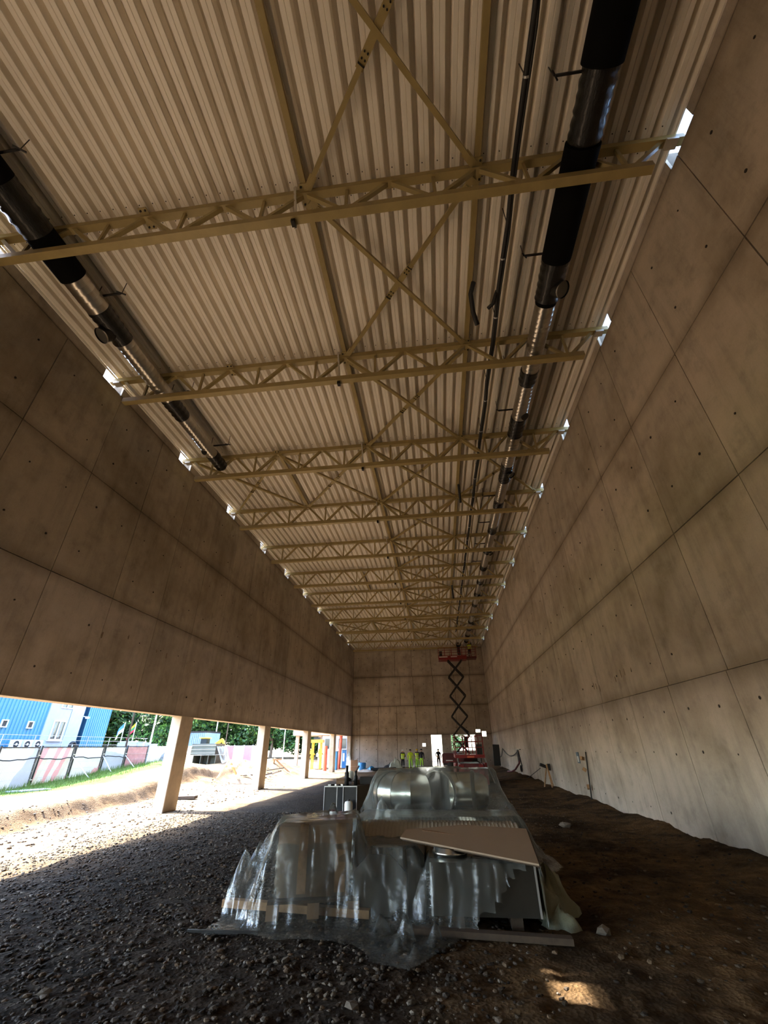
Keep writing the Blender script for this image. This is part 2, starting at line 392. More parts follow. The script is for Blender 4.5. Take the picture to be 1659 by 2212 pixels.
def back_panel(xa, xb, za, zb):
    # split a panel around the openings that cross it
    xs = sorted(set([xa, xb]+[v for o in OPEN for v in o[:2] if xa < v < xb and o[2] < zb and o[3] > za]))
    zs = sorted(set([za, zb]+[v for o in OPEN for v in o[2:] if za < v < zb and o[0] < xb and o[1] > xa]))
    b = MB()
    for i in range(len(xs)-1):
        for k in range(len(zs)-1):
            if not cellopen(xs[i], xs[i+1], zs[k], zs[k+1]): b.box((xs[i], YB, zs[k]), (xs[i+1], YB+.058, zs[k+1]))
    if b.f: b.build('wall_panel', M['concrete_low'] if zb < 3 else M['concrete'], wb, loc=((xa+xb)/2, YB, (za+zb)/2))
for r_, xsr in enumerate([[XL, -8.1, -6.27, -4.3, -2.31, -.25, 1.7, 3.6, XR], [XL, -8.1, -6.2, -4.3, -2.33, -.3, 1.7, 3.6, XR], [XL, -6.1, -3.9, -2.5, -.4, 1.8, 3.4, XR], [XL, -4.4, -2.6, -.5, 1.6, 3.5, XR], [XL, XR]]):
    zl = ([-.6]+ZJ+[ZT]); zl[1] = 2.73
    for i in range(len(xsr)-1): back_panel(xsr[i]+.02, xsr[i+1]-.02, zl[r_]+.02, zl[r_+1]-.02)
b = MB()
for z in (.5, 1.5, 2.3, 3.3, 4.7, 6.2, 7.4, 8.9, 10.2):
    for x in [XL+.5+1.0*k for k in range(14)]:
        if not cellopen(x-.01, x+.01, z-.01, z+.01): b.cyl((x, YB, z), (x, YB-.01, z), .035, n=8, smooth=False)
b.build('tie_hole', M['hole'], wb, kind='stuff')
b = MB(); b.box((XL-.4, Y0-.3, -.5), (XR+.4, Y0, ZT)); wre = b.build('wall_rear', M['concrete']); wre['kind'] = 'structure'
# window frame in the back wall, door lining
win = MB()
for a, c in (((.94, 1.25), (3.45, 1.33)), ((.94, 2.65), (3.45, 2.73)), ((.94, 1.25), (1.02, 2.73)), ((3.37, 1.25), (3.45, 2.73)), ((2.12, 1.33), (2.2, 2.65))):
    win.box((a[0], YB+.0, a[1]), (c[0], YB+.1, c[1]))
w1 = win.build('window_1', M['white']); w1['kind'] = 'structure'
b = MB(); b.box((1.02, YB+.04, 1.33), (3.37, YB+.05, 2.65))
gm, gn, gl_, gb = newmat('window_glass'); gb.inputs['Transmission Weight'].default_value = 1; gb.inputs['Roughness'].default_value = 0; gb.inputs['IOR'].default_value = 1.1
b.build('window_pane', gm, w1)
b = MB(); b.box((-.99, YB-.01, 0), (-.93, YB+.3, 2.73)); b.box((.09, YB-.01, 0), (.15, YB+.3, 2.73)); b.box((-.99, YB-.01, 2.68), (.15, YB+.3, 2.74))
d1 = b.build('door_1', M['white']); d1['kind'] = 'structure'
# columns along the left side
cz = [15.1+7.92*k for k in (-2, -1, 0, 1, 2, 3)]
for i, y in enumerate(cz):
    b = MB(); x0, x1, y1, c = XL-.36, XL-.002, y+.8, .015
    b.prism([(x0+c, y), (x1-c, y), (x1, y+c), (x1, y1-c), (x1-c, y1), (x0+c, y1), (x0, y1-c), (x0, y+c)], -.5, ZB-.012)
    lab = ['square concrete column beside the photographer', 'square concrete column left of the photographer', 'nearest square concrete column in view, between sunlit sand and gravel',
           'second concrete column, beside the timber trestle', 'third concrete column, before the yellow props', 'farthest concrete column, next to the red pipes'][i]
    tag(b.build('concrete_column', M['concrete_col'], loc=((x0+x1)/2, y+.4, 0)), lab, 'column', 'concrete columns under the left wall')
b = MB(); b.box((XL-.36, YB-.75, -.5), (XL, YB, ZB-.012)); tag(b.build('wall_pier', M['concrete_col'], loc=(XL-.2, YB-.4, 0)), 'concrete pier closing the left opening at the back wall', 'column')

# ------------------------------------------------------------------ roof deck
roof = MB().box((XL+.02, Y0, 11.565), (XR-.02, YB+.3, 11.62)).build('ceiling', M['deck']); roof['kind'] = 'structure'
def deckprofile(n, x0, p=.28):
    pts = []; zb, zt = 11.33, 11.545
    for i in range(n):
        x = x0+i*p
        pts += [(x, zb), (x+.074, zb), (x+.082, zb+.014), (x+.090, zb), (x+.163, zb), (x+.172, zb+.02), (x+.183, zt), (x+p-.02, zt), (x+p-.009, zb+.02)]
    pts.append((x0+n*p, zb)); return pts
ny = [Y0, 1.9, 15.6, 27.5, 39.4, YB]
nsheets = 16; xs0 = XL+.04; wadj = (XR-.02-xs0)/nsheets
for k in range(nsheets):
    for q in range(len(ny)-1):
        pts = deckprofile(3, 0, wadj/3); b = MB(); y0, y1 = ny[q], ny[q+1]
        xo = xs0+k*wadj; dz = .002*(q % 2); th = .004; n = len(pts)
        vs = [(xo+px, y0-.04, pz+dz) for px, pz in pts]+[(xo+px, y1+.04, pz+dz) for px, pz in pts]
        b.add(vs, [(i, i+1, n+i+1, n+i) for i in range(n-1)])
        b.build('roof_sheet', M['deck'], roof, loc=(xo, (y0+y1)/2, 11.33))
# screws of the deck along each truss
b = MB()
for y in TY:
    for i in range(48):
        for dy in (-.09, .09):
            x = xs0+i*wadj/3+.03; b.cyl((x, y+dy*2, 11.329), (x, y+dy*2, 11.318), .011, n=5)
b.build('deck_screw', M['bolt'], roof, kind='stuff')
# edge flashing strips along both walls
for x0, x1, nm in ((XR-.035, XR-.005, 'trim_1'), (XL+.005, XL+.035, 'trim_2')):
    t = MB().box((x0, Y0, 11.27), (x1, YB, 11.33)).build(nm, M['deck']); t['kind'] = 'structure'

# ------------------------------------------------------------------ trusses
TN = [-8.6, -6.93, -5.26, -3.59, -1.92, -.25, 1.42, 3.09, 4.76]
zt_, zb_ = 11.17, 10.31
def make_truss():
    t = thing('roof_truss', '', 'truss', (0, 0, 0), 'olive steel roof trusses')
    MB().box((XL-.1, -.07, zt_-.07), (XR+.1, .07, zt_+.07)).build('top_chord', M['olive'], t)
    MB().box((-8.33, -.075, zb_-.075), (4.30, .075, zb_+.075)).build('bottom_chord', M['olive'], t)
    for i in range(8):
        a, c = TN[i], TN[i+1]; m = (a+c)/2
        MB().bar((a+.06, 0, zt_-.05), (m-.08, 0, zb_+.06), .075).build('diagonal', M['olive'], t)
        MB().bar((m+.08, 0, zb_+.06), (c-.06, 0, zt_-.05), .075).build('diagonal', M['olive'], t)
        MB().bar((m, 0, zb_+.06), (m, 0, zt_-.05), .055).build('vertical_strut', M['olive'], t)
    for x in (-5.26, -1.92, 1.42):
        MB().box((x-.09, -.20, zt_-.02), (x+.09, .20, zt_+.0)).build('gusset_plate', M['olive'], t)
        g = MB()
        for dx in (-.05, .05):
            for dy in (-.15, .15): g.cyl((x+dx, dy, zt_-.02), (x+dx, dy, zt_-.045), .02, n=6, smooth=False)
        g.build('bolt', M['bolt'], t, kind='stuff')
    MB().bar((-2.12, -.1, 11.3), (-2.06, .12, zb_-.12), .05, .02).build('pale_hanger_strap', M['pale_steel'], t)
    MB().box((-2.11, -.04, zb_-.17), (-2.04, .07, zb_-.08)).build('strap_clamp', M['bolt'], t)
    for x in (XL+.14, XR-.14):
        MB().box((x-.1, -.085, zt_-.13), (x+.1, .085, zt_-.07)).build('bearing_plate', M['pale_steel'], t)
    return t
T0 = make_truss(); T0.location = (0, TY[0], 0); T0['label'] = 'nearest olive steel roof truss, largest in the picture'
for k in range(1, 11):
    dup(T0, (0, TY[k], 0), 'farthest olive roof truss, in front of the back wall' if k == 10 else '%s olive steel roof truss counted from the camera' % ORD[k])
# longitudinal tie beams
for x, nm in ((-1.92, 'long olive tie tube along the roof, left of the cross braces'), (1.42, 'long olive tie tube along the roof, right of the cross braces')):
    t = thing('tie_beam', nm, 'beam', (x, 2, zt_+.05), 'lengthwise roof ties')
    ys = [TY[0]-3.96]+TY
    for i in range(len(ys)-1):
        s_ = MB().box((x-.055, ys[i]+.12, zt_+.0), (x+.055, ys[i+1]-.12, zt_+.11)).build('tie_segment', M['olive'], t)
for k, (i, x) in enumerate(((2, -5.26), (5, -4.2), (8, -5.26))):
    t = MB().box((x-.055, TY[i]+.1, zt_), (x+.055, TY[i+1]-.1, zt_+.11)).build('tie_beam', M['olive'], loc=(x, TY[i], zt_))
    tag(t, ['short olive tie tube left of centre, past the left duct end', 'lone dark tie tube between the sixth and seventh trusses', 'short olive tie tube high over the far end'][k], 'beam', 'lengthwise roof ties')
# cross braces
def make_brace():
    t = thing('cross_brace', '', 'brace', (0, 0, 0), 'roof cross braces')
    z = 11.13; A, B_, D, E_ = Vector((-1.5, .22, z)), Vector((1.5, 3.74, z)), Vector((1.5, .22, z)), Vector((-1.5, 3.74, z))
    MB().bar(B_-Vector((0, 0, 0)), A, .085).build('brace_bar', M['olive'], t)
    mid = (D+E_)/2; dv = (E_-D).normalized()
    MB().bar(D, mid-dv*.42, .08).build('split_brace_bar', M['olive'], t)
    MB().bar(mid+dv*.42, E_, .08).build('split_brace_bar', M['olive'], t)
    MB().bar(mid-dv*.5, mid+dv*.5, .13, .02).build('splice_plate', M['olive'], t)
    g = MB()
    for s in (-1, 1):
        for q in (.27, .36):
            for w in (-.03, .03):
                c = mid+dv*s*q+Vector((dv.y, -dv.x, 0))*w; g.cyl(c-Vector((0, 0, .01)), c-Vector((0, 0, .03)), .016, n=6, smooth=False)
        c = mid+dv*s*.43; g.bar(c-Vector((dv.y, -dv.x, 0))*.06, c+Vector((dv.y, -dv.x, 0))*.06, .02, .09)
    g.build('bolt', M['bolt'], t, kind='stuff')
    for P_, dr in ((A, (B_-A)), (B_, (A-B_)), (D, (E_-D)), (E_, (D-E_))):
        dr = dr.normalized(); MB().bar(P_-dr*.16, P_+dr*.12, .14, .018).build('end_plate', M['olive'], t)
    return t
XB0 = make_brace(); XB0.location = (-.25, TY[0]-3.96, 0); XB0['label'] = 'olive cross brace overhead, nearest the camera'
for k in range(10):
    dup(XB0, (-.25, TY[k], 0), 'olive cross brace in the centre line between the %s and %s trusses' % (ORD[k], ORD[k+1]))
for k, nm in ((2, 'third and fourth'), (8, 'ninth and tenth')):
    for x, w in ((-3.59, 'left of centre'), (-6.93, 'by the left wall'), (3.09, 'by the right wall')):
        dup(XB0, (x, TY[k], 0), 'olive cross brace %s between the %s trusses' % (w, nm))

# ------------------------------------------------------------------ ducts
def duct(name, label, x, z, segs):
    t = thing(name, label, 'duct', (x, segs[0][0], z), 'round ventilation ducts under the roof')
    for (y0, y1, r0, r1, kind) in segs:
        b = MB()
        if kind in ('black',): b.cyl((x, y0, z), (x, y1, z), r0, r1, n=28); b.build('insulated_section', M['black_ins'], t)
        elif kind == 'film':
            n = 28; pr = []; m = max(4, int((y1-y0)/.06))
            for j in range(m+1): pr.append((r0+(r1-r0)*j/m + .014*math.sin(j*2.3)+random.uniform(-.006, .006), y0+(y1-y0)*j/m))
            b.lathe((x, 0, z), pr, n, (0, 1, 0)); b.build('film_wrapped_coupling', M['wrap_black'], t)
        elif kind == 'bare':
            m = max(2, int((y1-y0)/.13)); pr = []
            for j in range(m+1):
                yy = y0+(y1-y0)*j/m; rr = r0+(r1-r0)*j/m
                pr += [(rr, yy), (rr+.004, yy+.008), (rr, yy+.016)] if j < m else [(rr, yy)]
            b.lathe((x, 0, z), pr, 28, (0, 1, 0)); b.build('bare_spiral_section', M['spiral'], t)
        elif kind == 'cap':
            b.cyl((x, y0, z), (x, y1, z), r0, r1, n=24); b.build('end_cap', M['wrap_black'], t)
    return t
def tee(t, x, y, z, d, r, L):
    d = Vector(d).normalized(); c = Vector((x, y, z))
    MB().lathe(c, [(r*1.02, .1), (r*1.04, L*.6), (r*1.0, L)], 24, d).build('branch_collar', M['wrap_black'], t)
    MB().lathe(c, [(r*1.04, L-.03), (r*1.07, L-.015), (r*1.04, L+.005)], 24, d).build('collar_ring', M['galv'], t)
    MB().cyl(c+d*(L-.04), c+d*(L-.03), r*.99, n=24).build('branch_opening', M['galv_dull'], t)
def brackets(t, x, z, ys, side):
    for y in ys:
        xa = x+side*.62
        b = MB(); b.bar((x, y, z+.22), (xa, y, z+.22), .035, .04); b.bar((xa+side*.02, y, z+.22), (xa+side*.02, y, 11.33), .012); b.bar((x, y, z+.2), (x, y, 11.33), .012)
        b.bar((xa-.06, y-.07, z+.20), (xa+.06, y+.07, z+.26), .025)
        b.build('hanger_bracket', M['dark_steel'], t)
RX, RZ = 3.15, 10.7
segs = [(Y0+.2, 2.47, .315, .315, 'black'), (2.47, 3.45, .275, .275, 'film'), (3.45, 5.4, .30, .30, 'black'), (5.4, 6.3, .29, .265, 'film'), (6.3, 6.42, .255, .24, 'black'),
        (6.42, 8.4, .23, .23, 'bare'), (8.4, 8.9, .24, .24, 'film'), (8.9, 10.3, .225, .225, 'bare'), (10.3, 11.15, .235, .23, 'film'), (11.15, 12.8, .215, .215, 'bare'),
        (12.8, 13.9, .225, .215, 'film'), (13.9, 15.4, .2, .2, 'bare')]
y = 15.4
while y < 44.2:
    segs.append((y, y+.55, .205, .205, 'film')); segs.append((y+.55, min(y+2.4, 45), .19, .19, 'bare')); y += 2.4
DR = duct('ventilation_duct', 'long round ventilation duct along the right wall, black near the camera', RX, RZ, segs)
tee(DR, RX, 6.05, RZ, (.5, -.3, -.8), .175, .40); tee(DR, RX, 13.3, RZ, (.5, -.2, -.85), .13, .32)
for y in (20.6, 27.8, 35): tee(DR, RX, y, RZ, (.5, -.2, -.85), .12, .3)
MB().cyl((RX+.1, 10.1, RZ-.19), (RX+.12, 10.09, RZ-.235), .12, n=18).build('branch_hole', M['rubber'], DR)
brackets(DR, RX, RZ, (2.6, 5.4, 8.4, 10.2, 12.7, 15.4, 17.8, 20.2, 22.6, 25), -1)
LX, LZ = -7.33, 10.72
segs = [(Y0+.2, 2.7, .31, .31, 'black'), (2.7, 3.58, .30, .30, 'film'), (3.58, 4.48, .295, .295, 'black'), (4.48, 5.25, .262, .262, 'bare'), (5.25, 6.15, .265, .25, 'film'), (6.15, 8.15, .225, .225, 'bare'),
        (8.15, 8.97, .235, .23, 'film'), (8.97, 10.85, .205, .205, 'bare'), (10.85, 11.6, .215, .21, 'film'), (11.6, 11.72, .205, .13, 'cap')]
DL = duct('ventilation_duct', 'round ventilation duct by the left wall that ends in a wrapped cap', LX, LZ, segs)
tee(DL, LX, 5.86, LZ, (-.35, -.35, -.85), .18, .42)
MB().cyl((LX-.05, 10.5, LZ-.19), (LX-.06, 10.48, LZ-.22), .1, n=18).build('branch_hole', M['rubber'], DL)
brackets(DL, LX, LZ, (2.4, 5.1, 8.2, 10.7), 1)
# slim bundled cable pipe hung between tie and right duct
t = thing('cable_bundle', 'thin black cable bundle hung lengthwise between the roof tie and right duct', 'cable', (2.02, 0, 10.75))
pts = [(2.03+.015*math.sin(i*1.7), Y0+.5+i*.7, 10.78+.02*math.sin(i*2.9)) for i in range(73)]
MB().tube(pts, .045, 8).build('sleeve', M['rubber'], t)
MB().tube([(p[0]+.05, p[1]+.2, p[2]-.02) for p in pts[:-1]], .02, 6).build('loose_wire', M['rubber'], t)
b = MB()
for i in range(2, 72):
    if i % 2 == 0: b.cyl((pts[i][0]+.01, pts[i][1], pts[i][2]), (pts[i][0]+.01, pts[i][1]+.03, pts[i][2]), .058, n=10)
b.build('cable_tie', M['zinc'], t, kind='stuff')
b = MB()
for i in range(2, 72, 3): b.bar((2.02, pts[i][1], 10.8), (2.02, pts[i][1], 11.33), .014)
b.build('hanger_wire', M['dark_steel'], t, kind='stuff')
def hanging(nm, pts, r, lab):
    tag(MB().tube(pts, r, 8).build(nm, M['rubber'], loc=pts[0]), lab, 'cable end')
hanging('hanging_hose', [(1.50, 6.0, 11.15), (1.42, 6.15, 10.95), (1.48, 6.5, 10.75), (1.58, 6.75, 10.6)], .055, 'short black hose stub hanging from the right tie, before the second truss')
hanging('hanging_hose', [(2.0, 6.05, 10.8), (1.9, 6.25, 10.62), (1.8, 6.35, 10.62)], .045, 'small black elbow hanging off the cable bundle')
hanging('hanging_hose', [(1.45, 14.6, 11.1), (1.48, 14.9, 10.8), (1.5, 15.1, 10.5)], .05, 'short black hose stub hanging by the fourth truss')
hanging('hanging_hose', [(1.45, 27.0, 11.1), (1.48, 27.2, 10.8), (1.5, 27.4, 10.3)], .05, 'short black hose stub hanging by the seventh truss')
# ------------------------------------------------------------------ ground
def sstep(a, b, x): t = np.clip((x-a)/(b-a), 0, 1); return t*t*(3-2*t)
def vnoise(x, y, seed=0):
    xi = np.floor(x).astype(int); yi = np.floor(y).astype(int); fx = x-xi; fy = y-yi
    def h(a, b):
        n = (a*374761393 + b*668265263 + seed*1442695) & 0x7fffffff; n = ((n ^ (n >> 13))*1274126177) & 0x7fffffff
        return ((n ^ (n >> 16)) & 0xffff)/65535.
    u = fx*fx*(3-2*fx); v = fy*fy*(3-2*fy)
    return (h(xi, yi)*(1-u)+h(xi+1, yi)*u)*(1-v)+(h(xi, yi+1)*(1-u)+h(xi+1, yi+1)*u)*v
def fbm(x, y, o=4, seed=0):
    s = 0; a = .5
    for k in range(o): s = s+a*(vnoise(x*2**k, y*2**k, seed+k)-.5); a *= .5
    return s
def gh(x, y, fine=True):
    x = np.asarray(x, float); y = np.asarray(y, float)
    z = -.07*sstep(-2, -8.5, x)
    out = sstep(-9.6, -12.5, x)
    z = z + out*np.clip(.075*(y-19), 0, .62)*sstep(-11, -17, x)
    bank = -12.0-.9*np.clip((y-14)/6, -1, 1.4)+.8*fbm(x*.4, y*.4, 3, 5)
    z = z + .30*sstep(bank+.25, bank-.25, x)*sstep(40, 24, y)
    z = z - .10*np.exp(-((x-bank-.55)/.5)**2)*sstep(34, 24, y)*sstep(-9.5, -10.5, x)
    # spoil heaps outside
    for hx, hy, hh, r in ((-13.6, 24.5, .45, 1.8), (-12.6, 31, .9, 1.9), (-11.2, 28.0, .30, 1.5), (-11.6, 33.5, .75, 1.6), (-15.5, 27, .35, 2.2), (-12.4, 22.3, .22, 1.3)):
        z = z + hh*np.exp(-(((x-hx)**2+(y-hy)**2)/r**2))*(1+.9*fbm(x*1.3, y*1.3, 3, 9))
    amp = .06+.10*out*sstep(20, 26, y)+.05*sstep(1.5, 4, x)
    z = z + amp*fbm(x*.8, y*.8, 4, 1)
    z = z + .10*sstep(4.1, 4.95, x)*(.6+fbm(x, y*.8, 3, 17)*1.4)      # soil heaped against the right wall
    z = z + .16*sstep(3.0, 4.6, x)*sstep(22, 30, y)*(.5+fbm(x*.7, y*.7, 2, 21))
    if fine: z = z + .035*fbm(x*3.5, y*3.5, 3, 3)
    return z
def axis(parts):
    o = []
    for a, b, s in parts: o += list(np.arange(a, b, s))
    return np.array(o+[parts[-1][1]])
gxs = axis([(-70, -26, 2.), (-26, -14, .35), (-14, -8, .12), (-8, 5.2, .055), (5.2, 12, 1.7)])
gys = axis([(-40, -9, 3.), (-9, 2.5, .8), (2.5, 12, .055), (12, 22, .11), (22, 50, .28), (50, 110, 3.)])
GX, GY = np.meshgrid(gxs, gys)
GZ = gh(GX, GY)
nearm = ((GX > -8) & (GY < 13))*1.0
GZ = GZ + nearm*.022*(vnoise(GX*9, GY*9, 31)-.5) + nearm*.016*(vnoise(GX*17, GY*17, 37)-.5)
ny_, nx_ = GX.shape
vs = np.stack([GX.ravel(), GY.ravel(), GZ.ravel()], 1)
idx = np.arange(nx_*ny_).reshape(ny_, nx_)
fs = np.stack([idx[:-1, :-1].ravel(), idx[:-1, 1:].ravel(), idx[1:, 1:].ravel(), idx[1:, :-1].ravel()], 1)
me = bpy.data.meshes.new('floor'); me.from_pydata(vs.tolist(), [], fs.tolist()); me.update()
me.polygons.foreach_set('use_smooth', [True]*len(fs))
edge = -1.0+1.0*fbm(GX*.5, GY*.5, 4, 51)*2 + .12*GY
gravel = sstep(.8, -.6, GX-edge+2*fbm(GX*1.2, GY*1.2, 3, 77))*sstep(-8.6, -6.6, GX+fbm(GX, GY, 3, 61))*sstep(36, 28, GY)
sandm = sstep(-5.8, -8.2, GX+1.6*fbm(GX*.7, GY*.7, 3, 63))
sandm = np.maximum(sandm, sstep(38, 44, GY)*.6)
_b = -12.0-.9*np.clip((GY-14)/6, -1, 1.4)+.8*fbm(GX*.4, GY*.4, 3, 5)
sandm = sandm*(1-.9*np.exp(-((GX-_b-.25)/.42)**2)*sstep(30, 24, GY)*(GX < -9))
sandm = sandm*(1-.7*sstep(.05, .22, fbm(GX*.9, GY*.9, 4, 91))*(GX < -8)*(GX > -16.5))
grassm = sstep(-15.6, -16.6, GX+1.2*fbm(GX*.9, GY*.9, 3, 71)-.09*np.clip(GY-16, 0, 12)) * sstep(-21.5, -19.5, GX)*sstep(32, 27, GY)
ca = me.color_attributes.new('soil', 'FLOAT_COLOR', 'POINT')
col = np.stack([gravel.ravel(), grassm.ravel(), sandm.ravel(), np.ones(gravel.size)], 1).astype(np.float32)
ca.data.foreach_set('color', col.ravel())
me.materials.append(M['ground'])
fl = bpy.data.objects.new('floor', me); C.objects.link(fl); fl['kind'] = 'structure'
def G(x, y): return float(gh(x, y))
# loose stones
def stones(name, label, n, xr, yr, r0, r1, mats, acc=None, gmul=.25):
    b = MB()
    for _ in range(n):
        for _t in range(20):
            u = random.random()
            x = random.uniform(*xr); y = yr[0]+(yr[1]-yr[0])*u**1.6
            if acc is None or acc(x, y): break
        r = random.uniform(r0, r1)*random.uniform(.6, 1.4); b.k = random.randrange(len(mats))
        b.rock((x, y, G(x, y)+r*gmul), r, .55)
    o = b.build(name, mats); tag(o, label, 'stones', None, 'stuff'); return o
SM = [flat('stone_a', (.05, .037, .026), .75, 0, .25, 20), flat('stone_b', (.026, .02, .016), .8, 0, .25, 20), flat('stone_c', (.12, .10, .08), .7, 0, .2, 20), flat('stone_d', (.09, .06, .036), .8)]
stones('gravel', 'loose dark gravel spread over the left half of the hall floor', 26000, (-8, 1), (2.8, 15), .008, .024, SM[:2]*2+SM[2:], lambda x, y: x < -.4+.12*y+random.gauss(0, .6))
stones('scattered_stones', 'scattered pebbles and clods on the brown dirt at the right', 1600, (1.2, 4.8), (3.5, 20), .008, .026, [SM[3], SM[0], SM[1]])
stones('site_rubble', 'dark clods scattered over the sunlit sand outside', 1300, (-12.5, -8.1), (8.5, 26), .012, .04, [SM[3], SM[2]])
# individual larger rocks
for x, y, r, lab in ((-.78, 4.36, .055, 'pale oblong cobble in the foreground below the plastic'), (.0, 4.05, .04, 'small reddish stone fragment in the front centre'), (-1.5, 5.0, .04, 'light pebble just left of the plastic bunch'),
                     (2.75, 12.4, .14, 'pale flat rock on the dirt right of the wrapped ducts'), (-.62, 3.15, .05, 'white curled stone chip at the bottom edge'), (-3.2, 4.3, .05, 'pale stone on the gravel lower left'),
                     (1.5, 5.95, .09, 'beige flat stone right of the white sacking')):
    tag(MB().rock((x, y, G(x, y)+r*.3), r, .5).build('rock', SM[2] if 'reddish' not in lab else M['scrap'], loc=(x, y, G(x, y))), lab, 'rock')
# ------------------------------------------------------------------ outdoors: fence
def bannermat(name, cols, sc, rot):
    m, n, l, b = newmat(name); tc = n.new('ShaderNodeTexCoord'); mp = n.new('ShaderNodeMapping')
    mp.inputs['Rotation'].default_value = rot; l.new(tc.outputs['Object'], mp.inputs[0])
    w = n.new('ShaderNodeTexWave'); w.inputs['Scale'].default_value = sc; w.inputs['Distortion'].default_value = 1.2; w.inputs['Detail'].default_value = 1
    w.wave_profile = 'SAW'; l.new(mp.outputs[0], w.inputs[0])
    st = [(i/len(cols), c) for i, c in enumerate(cols)]
    c = ramp(n, l, w.outputs['Fac'], st); n[-1 if 0 else c.node.name].color_ramp.interpolation = 'CONSTANT'
    l.new(c, b.inputs['Base Color']); b.inputs['Roughness'].default_value = .7
    tl = n.new('ShaderNodeBsdfTranslucent'); l.new(c, tl.inputs[0]); mx = n.new('ShaderNodeMixShader'); mx.inputs[0].default_value = .4
    l.new(b.outputs[0], mx.inputs[1]); l.new(tl.outputs[0], mx.inputs[2]); l.new(mx.outputs[0], n['Material Output'].inputs[0]); return m
PK, WH, BE, GY_ = (.80, .38, .38), (.80, .78, .74), (.74, .68, .56), (.52, .55, .62)
BM = [bannermat('printed_banner_a', [WH, BE, WH, GY_], .25, (.4, 0, .3)), bannermat('printed_banner_b', [WH, PK, WH, BE, PK], .35, (0, .2, .6)),
      bannermat('printed_banner_c', [WH, GY_, WH, PK], .22, (.9, 0, .1)), bannermat('printed_banner_d', [GY_, WH], .2, (.2, .5, 0)), flat('pink_banner', (.72, .33, .38), .7, 0, .1), flat('white_banner', (.72, .70, .72), .7, 0, .06)]
FX = -18.5; FP = [13.8, 15.9, 18.0, 20.1, 22.2, 24.35, 26.2]+[26.2+2.1*k for k in range(1, 12)]
fdesc = ['grey and cream printed banner', 'pink bordered printed banner', 'white banner with a grey diagonal', 'plain bluish banner', 'pink banner', 'white banner']
for i in range(len(FP)-1):
    y0, y1 = FP[i], FP[i+1]; ym = (y0+y1)/2; z0 = .10 if i < 3 else .12; z1 = 1.80+.01*i
    far = i > 6
    t = thing('fence_panel', '%s on the %s fence panel%s' % (fdesc[[2, 3, 0, 1, 2, 3][i] if i < 6 else 4+i % 2], (ORD+['twelfth', 'thirteenth', 'fourteenth', 'fifteenth', 'sixteenth', 'seventeenth', 'eighteenth'])[i], ' from the left'), 'fence', (FX, ym, z0), 'site fence panels')
    b = MB(); b.bar((FX, y0+.06, z1), (FX, y1-.06, z1), .04); b.bar((FX, y0+.06, z0), (FX, y1-.06, z0), .04)
    b.bar((FX, y0+.07, z0), (FX, y0+.07, z1+.06), .05); b.bar((FX, y1-.07, z0), (FX, y1-.07, z1+.06), .05); b.build('frame', M['dark_steel'] if not far else M['zinc'], t)
    if not far:
        b = MB()
        for k in range(6): zz = z0+.2+k*.29; b.bar((FX+.03, y0+.08, zz), (FX+.03, y1-.08, zz), .008)
        for k in range(26): yy = y0+.1+k*(y1-y0-.2)/25; b.bar((FX+.03, yy, z0), (FX+.03, yy, z1), .005)
        b.build('wire_mesh', M['zinc'], t, kind='stuff')
    b = MB(); n = 14; vs = []
    for k in range(n+1):
        for q in range(5):
            yy = y0+.11+(y1-y0-.22)*k/n; zz = z0+.06+(z1-z0-.08)*q/4; vs.append((FX+.012*math.sin(k*1.9+q)+.006*math.sin(k*.7), yy, zz-(.02*math.sin(k*2.1) if q == 4 else 0)))
    b.add(vs, [(k*5+q, (k+1)*5+q, (k+1)*5+q+1, k*5+q+1) for k in range(n) for q in range(4)], True)
    b.build('banner', BM[[2, 3, 0, 1, 2, 3][i]] if i < 6 else BM[4+i % 2], t)
    b = MB()
    for zz in (.55, 1.5): b.cbox((FX+.02, y1, zz), (.06, .12, .05))
    b.build('clamp', M['zinc'], t, kind='stuff')
    if i in (3, 4, 5): MB().bar((FX+.05, y1-.05, 1.4), (FX+.95, y1-.3+(.7 if i == 3 else 0), G(FX+.9, y1)), .035).build('back_stay', M['zinc'], t)
pts = [(FX+.06, 12+.35*k, 1.36+.035*math.sin(k*.9)+.02*math.sin(k*2.3)) for k in range(42)]
tag(MB().tube(pts, .022, 6).build('power_cable', M['rubber'], loc=pts[0]), 'black cable slung along the front of the site fence', 'cable')
b = MB()
for _ in range(5200):
    y = random.uniform(15, 28.5); x = FX+.15+abs(random.gauss(0, 1.0))+.09*max(0, y-16)*0
    if x > -16.2: continue
    h = random.uniform(.05, .2)*(1.5 if x < FX+.5 else 1); a = random.uniform(0, 6.28); z = G(x, y)-.01; w = .012
    b.add([(x-w*math.cos(a), y-w*math.sin(a), z), (x+w*math.cos(a), y+w*math.sin(a), z), (x+random.uniform(-.06, .06), y+random.uniform(-.06, .06), z+h)], [(0, 1, 2)])
gm2 = flat('grass_blades', (.11, .19, .035), .6, 0, .35, 4)
tag(b.build('grass', gm2), 'bright green grass strip along the foot of the fence', 'grass', None, 'stuff')
tag(MB().prism([(-17.6, 18.0), (-16.9, 18.2), (-16.6, 19.3), (-17.2, 19.5), (-17.5, 18.9)], G(-17, 19)+.01, G(-17, 19)+.05).build('paving_slab', M['facade_w'], loc=(-17.2, 18.8, 0)), 'pale flat board lying on the grass by the fence', 'board')

